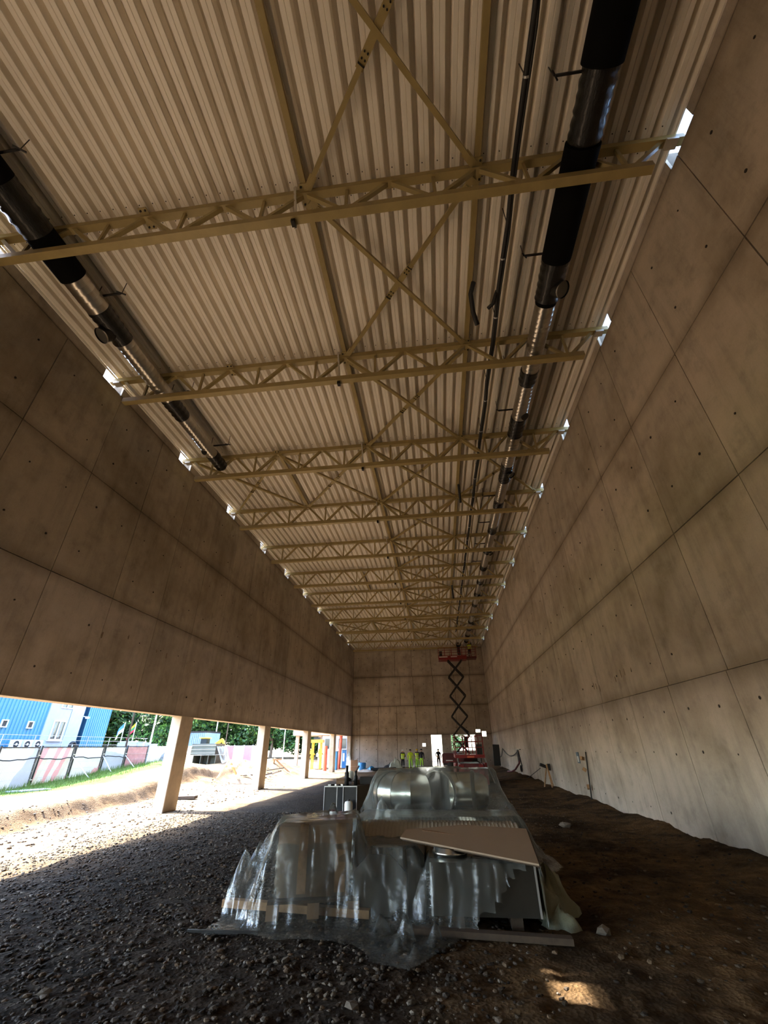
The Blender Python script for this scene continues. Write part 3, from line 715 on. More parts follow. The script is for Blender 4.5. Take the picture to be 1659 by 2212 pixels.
# ------------------------------------------------------------------ outdoors: terrace and building
ter = MB().box((-68, 12, -.2), (-20.4, 38, 1.72)).build('terrace', M['concrete_low']); ter['kind'] = 'structure'
t = thing('railing', 'thin grey railing along the raised terrace behind the fence', 'railing', (-20.5, 20, 1.72))
for z in (2.17, 2.38, 1.97): MB().bar((-20.5, 12.5, z), (-20.5, 31, z), .022).build('rail', M['zinc'], t)
for k in range(11): MB().bar((-20.5, 12.6+1.82*k, 1.72), (-20.5, 12.6+1.82*k, 2.38), .025).build('post', M['zinc'], t)
def clad(b, x, y0, y1, z0, z1, p, d):
    n = int((y1-y0)/p); pts = []
    for i in range(n): y = y0+(y1-y0)*i/n; q = (y1-y0)/n; pts += [(y, 0), (y+q*.75, 0), (y+q*.8, d), (y+q*.95, d)]
    pts.append((y1, 0)); m = len(pts)
    vs = [(x+dx, y, z0) for y, dx in pts]+[(x+dx, y, z1) for y, dx in pts]
    b.add(vs, [(i, i+1, m+i+1, m+i) for i in range(m-1)])
BX = -27
t = thing('office_building', 'blue clad office building with a pale rendered bay, beyond the fence', 'building', (BX, 28, 1.72))
b = MB(); clad(b, BX, 12, 28.85, 1.72, 12, .26, .05); b.build('blue_cladding', M['facade_b'], t)
MB().box((BX-9, 12, 1.72), (BX-.02, 28.85, 12)).build('building_body', M['facade_d'], t)
MB().box((BX-9, 28.85, 1.72), (BX+.12, 32.05, 12)).build('rendered_bay', M['facade_w'], t)
MB().box((BX-9, 32.05, 1.72), (BX-.25, 35.0, 12)).build('recessed_body', M['facade_d'], t)
b = MB(); clad(b, BX+.05, 32.6, 35.0, 1.72, 12, .2, .05); b.build('blue_cladding', M['facade_b'], t)
MB().box((BX-.3, 32.6, 1.72), (BX+.045, 35.0, 12)).build('cladding_backing', M['facade_d'], t)
def window(y0, y1, z0, z1, x, mull=False, curtain=False):
    f = MB(); w = .06
    f.box((x, y0, z0), (x+.08, y1, z0+w)); f.box((x, y0, z1-w), (x+.08, y1, z1)); f.box((x, y0, z0+w), (x+.08, y0+w, z1-w)); f.box((x, y1-w, z0+w), (x+.08, y1, z1-w))
    if mull: f.box((x, (y0+y1)/2-.05, z0+w), (x+.08, (y0+y1)/2+.05, z1-w))
    o = f.build('window', M['white'], t)
    MB().box((x+.01, y0+w, z0+w), (x+.03, y1-w, z1-w)).build('pane', M['glass_dark'], o)
    if curtain:
        for ya, yb in ((y0+w, (y0+y1)/2-.05), ((y0+y1)/2+.05, y1-w)):
            MB().box((x+.031, ya+.06, z0+.16), (x+.04, ya+(yb-ya)*.55, z1-w)).build('curtain', M['sacks'], o)
    return o
for yc in (25.84, 27.72, 24.0, 22.0, 20.2): window(yc-.22, yc+.22, 2.98, 3.42, BX+.06)
window(29.5, 30.55, 2.35, 3.55, BX+.12, True, True); window(29.7, 30.75, 4.35, 5.4, BX+.12, True, True); window(29.7, 30.75, 6.4, 7.6, BX+.12, True, True)
MB().box((BX+.12, 29.4, 2.27), (BX+.26, 30.65, 2.33)).build('window_sill', M['white'], t)
MB().box((BX+.121, 30.78, 1.8), (BX+.13, 30.81, 9)).build('render_joint', M['facade_d'], t)
b = MB(); b.bar((BX+.1, 32.1, 3.95), (BX+.4, 32.1, 3.9), .05); b.cyl((BX+.4, 32.02, 3.86), (BX+.4, 32.3, 3.86), .08, n=10); b.build('security_lamp', M['white'], t)
for k, yc in enumerate((26.75, 27.55, 28.35)):
    a = thing('air_conditioner', 'white outdoor air conditioning unit, %s of three by the blue wall' % ['leftmost', 'middle', 'rightmost'][k], 'air conditioner', (BX+.5, yc, 1.72), 'air conditioning units')
    MB().box((BX+.35, yc-.3, 1.82), (BX+.62, yc+.3, 2.32)).build('housing', M['white'], a)
    MB().cyl((BX+.62, yc-.07, 2.07), (BX+.635, yc-.07, 2.07), .19, n=20).build('fan_grille', M['rubber'], a)
    MB().cyl((BX+.636, yc-.07, 2.07), (BX+.65, yc-.07, 2.07), .07, n=12).build('fan_hub', M['white'], a)
    MB().box((BX+.37, yc-.25, 1.72), (BX+.6, yc+.25, 1.82)).build('stand', M['dark_steel'], a)
tag(MB().lathe((-24.8, 29.4, 1.95), [(.17, -.09), (.27, -.09), (.30, -.04), (.30, .04), (.27, .09), (.17, .09), (.15, 0), (.17, -.09)], 20, (1, 0, 0)).build('tyre', M['rubber'], loc=(-24.8, 29.4, 1.72)), 'black tyre standing on the terrace before the pale bay', 'tyre')
b = MB()
for k in range(6): b.cbox((-22+random.uniform(-.3, .3), 31.2+k*.45, 1.95+.05*math.sin(k)), (.9, .8, .4+.1*math.sin(k*2)), .2*k)
tag(b.build('tarpaulin_heap', M['facade_w'], loc=(-22, 32, 1.72)), 'pale sheeted heap on the terrace right of the blue building', 'heap')

# poles, flags, lamps
def pole(x, y, z0, z1, r, mat, lab, cat='pole', lamp=False, nm='street_pole'):
    b = MB().cyl((x, y, z0), (x, y, z1), r, r*.7, n=10)
    if lamp:
        t = thing(nm, lab, cat, (x, y, z0)); b.build('pole', mat, t)
        MB().cbox((x-.25, y, z1), (.7, .25, .1)).build('lamp_head', M['white'], t); return
    tag(b.build(nm, mat, loc=(x, y, z0)), lab, cat)
pole(-18.75, 26.4, .4, 4.6, .06, M['wood_dark'], 'tall weathered timber pole at the fence, left of the flags', nm='timber_pole')
pole(-22.2, 34, .5, 7, .07, M['zinc'], 'tall pale metal pole before the trees, left of the nearest column', nm='metal_pole')
pole(-25.0, 50, .5, 7, .07, M['zinc'], 'pale metal pole before the trees, left of the two beside the container', nm='metal_pole')
pole(-23.7, 50, .5, 7.2, .06, M['wood_dark'], 'slim brown pole just right of the grey container', nm='timber_pole')
pole(-17.0, 50, .5, 3.55, .06, M['zinc'], 'grey lamp post with a flat head, between the second and third columns', 'lamp post', True, 'lamp_post')
FLAG = {'a': [flat('flag_blue', (.10, .30, .62), .7), flat('flag_pale_yellow', (.85, .80, .45), .7)], 'b': [flat('flag_yellow', (.85, .55, .03), .7), flat('flag_green', (.03, .25, .08), .7), flat('flag_red', (.55, .03, .05), .7)]}
def flag(x, y, z0, z1, cols, lab):
    t = thing('flag', lab, 'flag', (x, y, z0)); MB().cyl((x, y, z0), (x, y, z1), .03, n=8).build('flagpole', M['white'], t)
    b = MB(); n = 8; nb = len(cols)
    for k in range(n):
        for q in range(nb):
            def p(i, j): u = i/n; v = j/nb; return (x-.05-u*.55-.1*math.sin(u*5), y+.06*math.sin(u*7+v*3), z1-.05-v*.62-u*.62-.06*math.sin(u*4))
            b.k = q; b.add([p(k, q), p(k+1, q), p(k+1, q+1), p(k, q+1)], [(0, 1, 2, 3)], True)
    b.build('flag_cloth', cols, t)
flag(-24.7, 34, 1.0, 3.6, FLAG['a'], 'blue over pale yellow flag drooping before the trees')
flag(-23.75, 34, 1.0, 3.6, FLAG['b'], 'yellow green and red striped flag drooping before the trees')

# trees
LM = [flat('leaf_dark', (.02, .055, .015), .6, 0, .4, 2), flat('leaf_mid', (.045, .12, .025), .6, 0, .35, 2), flat('leaf_light', (.11, .24, .05), .55, 0, .3, 2), flat('bark', (.12, .09, .06), .9)]
def crown(seed, n, rx, rz, mats):
    rnd = random.Random(seed); b = MB(); cl = [(rnd.uniform(-.65, .65)*rx, rnd.uniform(-.65, .65)*rx, rnd.uniform(-.6, .7)*rz, rnd.uniform(.3, .5)*rx) for _ in range(13)]
    for _ in range(n):
        cx_, cy_, cz_, cr = rnd.choice(cl); a = rnd.uniform(0, 6.28); e = math.asin(rnd.uniform(-1, 1)); r = cr*rnd.uniform(.75, 1.05)
        c = Vector((cx_+r*math.cos(a)*math.cos(e), cy_+r*math.sin(a)*math.cos(e), cz_+r*math.sin(e)))
        u = Vector((rnd.gauss(0, 1), rnd.gauss(0, 1), rnd.gauss(0, 1))).normalized(); v = u.orthogonal().normalized(); s_ = rnd.uniform(.14, .33)
        b.k = 0 if rnd.random() < .45 else 1 if rnd.random() < .6 else 2; b.add([c-u*s_, c+v*s_*.5, c+u*s_, c-v*s_*.5], [(0, 1, 2, 3)])
    return b
protos = []
tspots = [(-50, 52, 1.1, 0, 'leftmost leafy tree behind the blue building'), (-43, 55, 1.15, 1, 'leafy tree behind the two flags'), (-38, 60, 1.2, 2, 'tall tree right of the flags'), (-33.5, 58, 1.1, 0, 'tree just left of the nearest column'),
          (-29, 60, 1.15, 1, 'dark tree behind the grey container'), (-24.5, 62, 1.2, 2, 'tall tree right of the grey container'), (-21, 57, .8, 1, 'low bright bush-like tree left of the second column'), (-17.5, 63, 1.2, 0, 'dark tree seen right of the second column'),
          (-13.5, 64, 1.2, 2, 'dark tree between second and third columns'), (-10, 66, 1.2, 1, 'dark tree behind the yellow props'), (-36, 66, 1.3, 0, 'high tree at the back, left part of the wood'), (-26.5, 68, 1.3, 1, 'high tree at the back, middle of the wood'), (-19, 70, 1.3, 2, 'high tree at the back, right part of the wood'),
          (1.75, 58, .34, 1, 'green tree seen through the back wall window'), (-46.5, 60, 1.3, 2, 'tall tree at the back behind the flags')]
base_tr = []
for i, (x, y, s_, v, lab) in enumerate(tspots):
    if len(base_tr) <= v or i < 3:
        t = thing('broadleaf_tree', lab, 'tree', (0, 0, 0), 'trees beyond the site')
        b = MB(); b.tube([(0, 0, 0), (.1, 0, 2), (.0, .1, 4.2)], [.28, .2, .1], 8)
        for k in range(5): a = k*1.3+v; b.tube([(.05, 0, 2.2+.3*k), (.9*math.cos(a), .9*math.sin(a), 3.4+.3*k), (1.8*math.cos(a), 1.8*math.sin(a), 4.2+.3*k)], [.1, .07, .03], 5)
        b.build('trunk', LM[3], t)
        c = crown(5+v, 8500, 4.1, 3.9, None); c.v = [(p[0], p[1], p[2]+4.3) for p in c.v]; c.build('foliage', LM[:3], t, kind='stuff'); base_tr.append(t)
    else: t = dup(base_tr[v], (0, 0, 0), lab)
    t.location = (x, y, .3); t.scale = (s_, s_, s_); t.rotation_euler = (0, 0, i*1.1)

# ------------------------------------------------------------------ outdoors: building materials
t = thing('container', 'blue grey site container standing before the trees', 'container', (-24.4, 46, .6))
b = MB(); b.box((-25.3, 45, .6), (-23.5, 48, 3.25)); b.build('container_body', M['bluegrey'], t)
b = MB()
for k in range(9): b.box((-25.25+k*.2, 44.96, .8), (-25.15+k*.2, 45, 3.15))
b.build('corrugation', M['bluegrey'], t, kind='stuff'); MB().box((-25.34, 44.94, 3.15), (-23.46, 48.04, 3.3)).build('roof_rail', M['dark_steel'], t)
t = thing('excavator', 'yellow excavator parked by the container', 'excavator', (-22.5, 44, .7))
MB().box((-23.3, 43.6, 1.3), (-22.0, 44.9, 2.0)).build('engine_cover', M['yellow'], t); MB().box((-23.2, 43.5, 2.0), (-22.6, 44.2, 2.6)).build('cab', M['glass_dark'], t)
MB().box((-23.3, 43.4, 2.6), (-22.5, 44.3, 2.68)).build('cab_roof', M['yellow'], t)
for yy in (43.4, 44.8): MB().box((-23.4, yy, .7), (-21.9, yy+.3, 1.2)).build('track', M['rubber'], t)
b = MB(); b.bar((-22.2, 44, 1.8), (-21.2, 44, 2.5), .25); b.bar((-21.2, 44, 2.5), (-20.7, 44, 1.5), .18); b.build('boom', M['yellow'], t)
MB().prism([(-20.9, 1.55), (-20.5, 1.5), (-20.45, 1.2), (-20.8, 1.05)], 43.8, 44.2, 'Y').build('bucket', M['dark_steel'], t)
def ductbox(nm, lab, x0, x1, y0, y1, z0, z1, ribs, mat, open_=0):
    t = thing(nm, lab, 'duct section', ((x0+x1)/2, (y0+y1)/2, z0))
    b = MB(); w = .02
    b.box((x0, y0, z0), (x1, y1, z0+w)); b.box((x0, y0, z1-w), (x1, y1, z1)); b.box((x0, y0, z0+w), (x0+w, y1, z1-w)); b.box((x1-w, y0, z0+w), (x1, y1, z1-w)); b.box((x0+w, y1-w, z0+w), (x1-w, y1, z1-w))
    if not open_: b.box((x0+w, y0, z0+w), (x1-w, y0+w, z1-w))
    b.build('duct_shell', mat, t)
    f = MB()
    if open_:
        for k in range(open_+1):
            xx = x0+(x1-x0)*k/open_; MB().box((xx-.018, y0-.01, z0), (xx+.018, y0+.35, z1)).build('divider', mat, t)
    else:
        for k in range(ribs): zz = z0+(z1-z0)*(k+.5)/ribs; f.box((x0-.01, y0-.015, zz-.012), (x1+.01, y0, zz+.012))
        if ribs: f.build('stiffening_rib', M['zinc'], t, kind='stuff')
    return t
gz_ = G(-20, 30)
ductbox('duct_section', 'ribbed grey metal duct stack under white film, left of the nearest column', -20.9, -19.3, 29.6, 31, gz_+.0, 1.62, 14, M['galv_dull'])
ductbox('duct_section', 'open dark duct mouth on a pallet just left of the nearest column', -19.2, -18.1, 30, 31.2, gz_+.12, 1.3, 0, M['galv_dull'], 1)
b = MB()
for k in range(3): b.box((-19.3, 29.95+k*.5, gz_), (-18.0, 30.1+k*.5, gz_+.1))
tag(b.build('pallet', M['wood'], loc=(-18.7, 30.5, gz_)), 'small wooden pallet under the open duct mouth', 'pallet')
ductbox('duct_section', 'long metal duct piece with three open bays, right of the nearest column', -16.3, -14.75, 30, 31.4, .62, 1.33, 0, M['galv_dull'], 3)
ductbox('duct_section', 'film covered box duct stacked on the three-bay duct', -16.6, -14.9, 30.1, 31.4, 1.35, 2.0, 3, M['galv_dull'])
b = MB().box((-16.5, 29.9, G(-15.5, 30.5)-.1), (-14.6, 31.4, .6)); tag(b.build('timber_sleeper', M['wood_dark'], loc=(-15.5, 30.5, .3)), 'timber bearers under the three-bay duct', 'timber')

def heightfilm(name, label, x0, x1, y0, y1, step, sup, slope, mat, fold=.05, seed=0, mask=None, ground=None, cat='plastic sheet', boxes=()):
    """sheet draped over the support points: cone hull of the supports with folds on its slopes"""
    xs = np.arange(x0, x1, step); ys = np.arange(y0, y1, step); X, Y = np.meshgrid(xs, ys)
    gz = gh(X, Y, False) if ground is None else np.full_like(X, ground); Z = gz+.02
    Xw = X+.10*fbm(X*3, Y*3, 3, seed+3); Yw = Y+.10*fbm(X*3, Y*3, 3, seed+4)
    for sx, sy, sz in sup:
        d = np.hypot(Xw-sx, Yw-sy); Z = np.maximum(Z, sz-slope*d*(1-.28*np.exp(-d*2)))
    for bx, by, hx, hy, rot, zz, *tl in boxes:
        u = (X-bx)*math.cos(rot)+(Y-by)*math.sin(rot); v = -(X-bx)*math.sin(rot)+(Y-by)*math.cos(rot)
        d = np.hypot(np.maximum(np.abs(u)-hx-.035, 0), np.maximum(np.abs(v)-hy-.035, 0)); k = slope*(1+1.3*(fbm(X*2.2, Y*2.2, 3, seed+9)))
        tz = zz+(tl[0]*u if tl else 0); Z = np.maximum(Z, tz+.03-k*d)
    for _ in range(2):
        Zp = np.pad(Z, 1, mode='edge'); Z = .5*Z+.125*(Zp[:-2, 1:-1]+Zp[2:, 1:-1]+Zp[1:-1, :-2]+Zp[1:-1, 2:])
    gy_, gx_ = np.gradient(Z, step); sl = np.clip(np.hypot(gx_, gy_)/2, 0, 1)
    f = 1-np.abs(2*vnoise(X*7+2*fbm(X*2, Y*2, 2, seed), Y*7, seed+11)-1); f2 = 1-np.abs(2*vnoise(X*15, Y*15, seed+12)-1)
    lift = np.clip((Z-gz)/.2, .15, 1)
    Z = Z+fold*lift*((f**3-.3)*.9+(f2**2-.3)*.5)*(.25+.9*sl)*(1-.75*(sl < .08)); X2 = X+fold*1.3*sl*(f-.5); Y2 = Y+fold*1.3*sl*(f2-.5)
    keep = np.ones_like(X, bool)
    if mask is not None: keep = mask(X, Y)
    n0, n1 = X.shape; ix = -np.ones(X.size, int); b = MB(); fidx = np.arange(X.size).reshape(n0, n1)
    faces = []
    for i in range(n0-1):
        for j in range(n1-1):
            if keep[i, j] and keep[i+1, j] and keep[i, j+1] and keep[i+1, j+1]: faces.append((fidx[i, j], fidx[i, j+1], fidx[i+1, j+1], fidx[i+1, j]))
    used = sorted(set(v for q in faces for v in q)); mp = {v: i for i, v in enumerate(used)}
    A, B2, C2 = X2.ravel(), Y2.ravel(), Z.ravel()
    b.add([(A[v], B2[v], C2[v]) for v in used], [tuple(mp[v] for v in q) for q in faces], True)
    o = b.build(name, mat, loc=((x0+x1)/2, (y0+y1)/2, 0)); tag(o, label, cat); return o
def inpoly(poly, jit=0, seed=0):
    P = np.array(poly)
    def f(X, Y):
        X = X+jit*fbm(X*2.5, Y*2.5, 3, seed); Y = Y+jit*fbm(X*2.5+9, Y*2.5, 3, seed+1); r = np.zeros_like(X, bool); n = len(P)
        for i in range(n):
            xa, ya = P[i]; xb, yb = P[(i+1) % n]
            c = ((ya > Y) != (yb > Y)) & (X < (xb-xa)*(Y-ya)/(yb-ya+1e-9)+xa); r ^= c
        return r
    return f
def rect_sup(x0, x1, y0, y1, z, n=6):
    o = []
    for i in range(n+1):
        for j in range(n+1): o.append((x0+(x1-x0)*i/n, y0+(y1-y0)*j/n, z))
    return o
heightfilm('plastic_sheet', 'white plastic film draped over the ribbed duct stack outside', -22.2, -17.6, 29.0, 31.6, .12, rect_sup(-20.9, -19.3, 29.55, 31, 1.64)+rect_sup(-19.2, -18.1, 29.95, 31.1, 1.5)+[(-18.4, 30.5, 2.1)], 2.2, M['film_milky'], .08, seed=3,
           mask=lambda X, Y: (Y > 29.62) | (X > -18.9) | (X < -20.9))
heightfilm('plastic_sheet', 'bluish plastic film hanging over the three-bay duct outside', -17.6, -14.2, 29.7, 31.9, .12, rect_sup(-16.6, -14.9, 30.0, 31.4, 2.03), 2.6, M['film_milky'], .08, seed=8, mask=lambda X, Y: (Y > 30.05) | (X < -16.5))

# timber trestles, props, pipes
def sticks(nm, lab, cat, segs, w, mat, h=None):
    t = thing(nm, lab, cat, segs[0][0])
    for a, c in segs: MB().bar(a, c, w, h or w).build('timber', mat, t)
    return t
sticks('trestle', 'sunlit timber trestle by the second column', 'trestle', [((-11.95, 26, 1.1), (-12.35, 25.7, .25)), ((-11.9, 26.05, 1.12), (-9.95, 26.2, -.1)), ((-11.9, 26.1, 1.0), (-11.95, 27.2, .4)), ((-12.5, 26, .8), (-11.4, 26.02, .85))], .09, M['wood_pale'])
sticks('trestle', 'timber trestle with one long brace, between second and third columns', 'trestle', [((-11.4, 32, 1.05), (-10.1, 32.1, .08)), ((-11.45, 32, 1.08), (-11.6, 32.2, .3)), ((-11.5, 31.8, 1.0), (-10.9, 31.9, 1.02))], .09, M['wood'])
for k in range(9):
    x, y = -11.6+random.uniform(-1, 1), 28.3+random.uniform(-1.5, 1.8); z = G(x, y)+.06; a = random.uniform(-.6, .6)
    tag(MB().bar((x, y, z), (x+1.1*math.cos(a), y+.8*math.sin(a), z+random.uniform(-.05, .25)), .10, .05).build('scrap_plank', M['scrap'] if k % 2 else M['wood_dark'], loc=(x, y, z)), '%s broken plank, %s along the spoil heap behind the second column' % (('brown', 'grey')[k % 2], ORD[k]), 'plank', 'scrap planks on the spoil heap')
tag(MB().prism([(-11.0, 18.6), (-9.9, 18.9), (-9.95, 19.25), (-11.0, 19.05)], G(-10.4, 19)+.02, G(-10.4, 19)+.12).build('scrap_plank', M['wood_dark'], loc=(-10.4, 18.9, 0)), 'dark board lying alone on the sunlit sand between first and second columns', 'plank')
sx_, sy_ = -10.05, 38.0
t = thing('formwork_prop', 'bright yellow formwork prop tower outside, between third and fourth columns', 'prop', (sx_, sy_, .3))
MB().box((sx_-.5, sy_-.3, 2.05), (sx_+.5, sy_+.3, 2.27)).build('head_frame', M['yellow'], t)
for dx in (-.38, .3):
    for dy in (-.22, .22): MB().cyl((sx_+dx, sy_+dy, .2), (sx_+dx, sy_+dy, 2.05), .045, n=8).build('leg', M['yellow'], t)
    b = MB(); b.bar((sx_+dx-.12, sy_-.22, 1.6), (sx_+dx+.12, sy_+.22, 1.2), .05); b.bar((sx_+dx+.12, sy_-.22, 1.6), (sx_+dx-.12, sy_-.22, 1.0), .05); b.box((sx_+dx-.16, sy_-.25, 1.25), (sx_+dx+.16, sy_-.2, 1.5)); b.build('cross_strut', M['yellow'], t)
MB().box((sx_-.3, sy_-.2, 2.27), (sx_+.2, sy_+.2, 2.45)).build('bearing_block', M['dark_steel'], t)
def col(x, y, z0, z1, r, mat, lab, lean=0): tag(MB().cyl((x-lean, y, z0), (x, y, z1), r, n=16).build('pipe_pile', mat, loc=(x, y, z0)), lab, 'pipe')
col(-10.35, 42, G(-10.35, 42), 1.82, .17, M['orange_red'], 'short red pipe standing outside, left of the farthest column')
col(-9.6, 45, G(-9.6, 45), 2.9, .15, M['orange_red'], 'tall red pipe standing outside, right of the farthest column', .15)
for x, y, z, lab in ((-9.75, 43, 1.35, 'narrow blue portable cabin end, just right of the farthest column'), (-9.75, 47.4, 1.45, 'blue portable cabin end close to the back wall corner')):
    t = thing('portable_cabin', lab, 'cabin', (x, y, 0)); MB().box((x-.22, y, G(x, y)-.05), (x+.22, y+.5, z)).build('cabin_body', M['blue'], t); MB().box((x-.15, y-.012, .5), (x+.05, y, 1.2)).build('notice', M['white'], t); MB().box((x-.25, y-.02, z), (x+.25, y+.52, z+.05)).build('cabin_roof', M['facade_d'], t)
t = thing('white_building', 'pale building beyond the far left opening', 'building', (-12, 54, 0))
MB().box((-14, 54, -.1), (-7.5, 58, 3.9)).build('wall', M['facade_w'], t); MB().box((-14.2, 53.8, 3.9), (-7.3, 58, 4.05)).build('roof_edge', M['zinc'], t)
for k in range(4): MB().box((-13.4+k*1.6, 53.94, 1.6), (-12.5+k*1.6, 54, 2.6)).build('window', M['glass_dark'], t)
for z in (1.2, 3.0): MB().box((-14, 53.96, z), (-7.5, 54, z+.05)).build('string_course', M['zinc'], t)
t = thing('concrete_canopy', 'pale concrete slab on props beyond the third column', 'canopy', (-12.2, 46, 0))
MB().box((-14.3, 44.5, 2.75), (-9.4, 49, 3.25)).build('slab', M['concrete_col'], t)
for x in (-14.0, -11.7): MB().box((x-.15, 45, 0), (x+.15, 45.3, 2.75)).build('support', M['concrete_col'], t)
# ------------------------------------------------------------------ people
def human(name, label, loc, rz, pose, cloth, helmet=None, vest=None, grp='workers on the site'):
    """one continuous skinned body; pose gives joints in metres for a 1.78 m figure facing -Y; cloth maps regions to materials"""
    J = dict(pelvis=(0, 0, .95), spine=(0, .01, 1.12), chest=(0, 0, 1.33), neck=(0, -.01, 1.50), head=(0, -.03, 1.60), crown=(0, -.02, 1.72),
             shL=(-.19, 0, 1.42), elL=(-.25, .02, 1.14), wrL=(-.25, -.08, .90), haL=(-.25, -.11, .81), shR=(.19, 0, 1.42), elR=(.25, .02, 1.14), wrR=(.25, -.08, .90), haR=(.25, -.11, .81),
             hiL=(-.095, 0, .90), knL=(-.11, -.02, .50), anL=(-.12, .02, .09), toL=(-.13, -.15, .04), hiR=(.095, 0, .90), knR=(.11, -.02, .50), anR=(.12, .02, .09), toR=(.13, -.15, .04))
    J.update(pose)
    rad = dict(pelvis=.15, spine=.13, chest=.155, neck=.06, head=.088, crown=.075, shL=.075, elL=.05, wrL=.034, haL=.03, shR=.075, elR=.05, wrR=.034, haR=.03, hiL=.10, knL=.065, anL=.048, toL=.04, hiR=.10, knR=.065, anR=.048, toR=.04)
    E = [('pelvis', 'spine'), ('spine', 'chest'), ('chest', 'neck'), ('neck', 'head'), ('head', 'crown')]
    for s_ in 'LR': E += [('chest', 'sh'+s_), ('sh'+s_, 'el'+s_), ('el'+s_, 'wr'+s_), ('wr'+s_, 'ha'+s_), ('pelvis', 'hi'+s_), ('hi'+s_, 'kn'+s_), ('kn'+s_, 'an'+s_), ('an'+s_, 'to'+s_)]
    names = list(J); me = bpy.data.meshes.new('tmp'); me.from_pydata([J[k] for k in names], [(names.index(a), names.index(b)) for a, b in E], [])
    o = bpy.data.objects.new('tmp', me); C.objects.link(o)
    md = o.modifiers.new('s', 'SKIN'); sk = me.skin_vertices[0].data if me.skin_vertices else None
    if sk is None:
        bm = bmesh.new(); bm.from_mesh(me); bm.verts.layers.skin.verify(); bm.to_mesh(me); bm.free(); sk = me.skin_vertices[0].data
    for i, k in enumerate(names):
        r = rad[k]; sk[i].radius = (r, r*.8) if k in ('chest', 'spine', 'pelvis') else (r, r); sk[i].use_root = (k == 'pelvis')
    ss = o.modifiers.new('u', 'SUBSURF'); ss.levels = 2; ss.render_levels = 2
    dg = bpy.context.evaluated_depsgraph_get(); ev = o.evaluated_get(dg); m2 = bpy.data.meshes.new_from_object(ev)
    bpy.data.objects.remove(o)
    K = 1/1.17; t = thing(name, label, 'person', loc, grp, rz)
    reg = {}
    for a, b in E:
        key = b[:2] if b[:2] in ('el', 'wr', 'ha', 'kn', 'an', 'to') else b
        reg[(a, b)] = {'spine': 'top', 'chest': 'top', 'neck': 'top', 'head': 'skin', 'crown': 'skin', 'shL': 'top', 'shR': 'top', 'el': 'top', 'wr': 'top', 'ha': 'skin', 'hiL': 'legs', 'hiR': 'legs', 'kn': 'legs', 'an': 'legs', 'to': 'boot'}[key]
    mats = ['top', 'legs', 'skin', 'boot']
    for k in mats: m2.materials.append(cloth[k])
    segs_ = [(Vector(J[a]), Vector(J[b]), reg[(a, b)]) for a, b in E]
    for p in m2.polygons:
        c = p.center; best = 9; bk = 'top'
        for a, b, k in segs_:
            u = max(0, min(1, (c-a).dot(b-a)/(b-a).length_squared)); d = (c-(a+(b-a)*u)).length
            if d < best: best, bk = d, k
        if bk == 'top' and c.z < .93 and abs(c.x) < .22: bk = 'legs'
        p.material_index = mats.index(bk); p.use_smooth = True
    m2.transform(Matrix.Scale(K, 4)); m2.name = 'body'
    bo = bpy.data.objects.new('body', m2); C.objects.link(bo); bo.parent = t
    def part(nm, b, mat): b.v = [(x*K, y*K, z*K) for x, y, z in b.v]; oo = b.build(nm, mat); oo.parent = t; return oo
    h = Vector(J['head']); cr = Vector(J['crown'])
    b = MB().tube([h+Vector((0, -.085, .035)), h+Vector((0, -.112, .0)), h+Vector((0, -.09, -.012))], [.010, .017, .012], 6); part('nose', b, cloth['skin'])
    for s_ in (-1, 1):
        part('ear', MB().lathe(h+Vector((s_*.088, 0, .01)), [(.0, -.012), (.026, 0), (.0, .012)], 8, (1, 0, 0)), cloth['skin'])
        part('eye', MB().lathe(h+Vector((s_*.032, -.083, .04)), [(0, -.008), (.012, 0), (0, .008)], 8, (0, 1, 0)), M['rubber'])
        ha = Vector(J['haL' if s_ < 0 else 'haR']); wr = Vector(J['wrL' if s_ < 0 else 'wrR']); d = (ha-wr).normalized(); sd_ = d.orthogonal().normalized()
        for q, L in enumerate((.062, .075, .07, .055)):
            p0 = ha+sd_*(q-1.5)*.019; part('finger', MB().tube([p0, p0+d*L*.6+Vector((0, -.008, 0)), p0+d*L+Vector((0, -.024, 0))], [.010, .009, .006], 5), cloth['skin'])
        p0 = wr+(ha-wr)*.5; part('thumb', MB().tube([p0, p0+Vector((-s_*.03, -.025, 0))+d*.02, p0+Vector((-s_*.035, -.04, 0))+d*.055], [.012, .011, .007], 5), cloth['skin'])
    part('mouth', MB().cbox(h+Vector((0, -.083, -.035)), (.045, .008, .008)), M['red_dark'])
    if helmet:
        c = h+Vector((0, .01, .055)); pr = [(.118*math.cos(a), .115*math.sin(a)) for a in [k*math.pi/12 for k in range(7)]]
        b = MB().lathe(c, pr, 16); b.lathe(c, [(.118, -.004), (.138, -.006), (.118, .008)], 16); b.cbox(c+Vector((0, -.135, -.002)), (.15, .07, .012)); part('hard_hat', b, helmet)
    else:
        c = h+Vector((0, .015, .045)); part('hair', MB().lathe(c, [(.097*math.cos(a), .097*math.sin(a)) for a in [k*math.pi/12 for k in range(7)]], 14), M['rubber'])
    if vest:
        def shell(z0, z1, g, n=18):
            vs = []
            for zz in np.linspace(z0, z1, 6):
                w = .185+.035*math.sin((zz-.9)*3.2); 
                for k in range(n): a = 2*math.pi*k/n; vs.append((w*g*math.cos(a), .142*g*math.sin(a), zz))
            return vs, [(i*n+k, i*n+(k+1) % n, (i+1)*n+(k+1) % n, (i+1)*n+k) for i in range(5) for k in range(n)]
        v_, f_ = shell(.92, 1.40, 1.06); part('high_visibility_vest', MB().add(v_, f_, True), vest)
        for za in (1.02, 1.16): v_, f_ = shell(za, za+.045, 1.09); part('reflective_band', MB().add(v_, f_, True), M['reflect'])
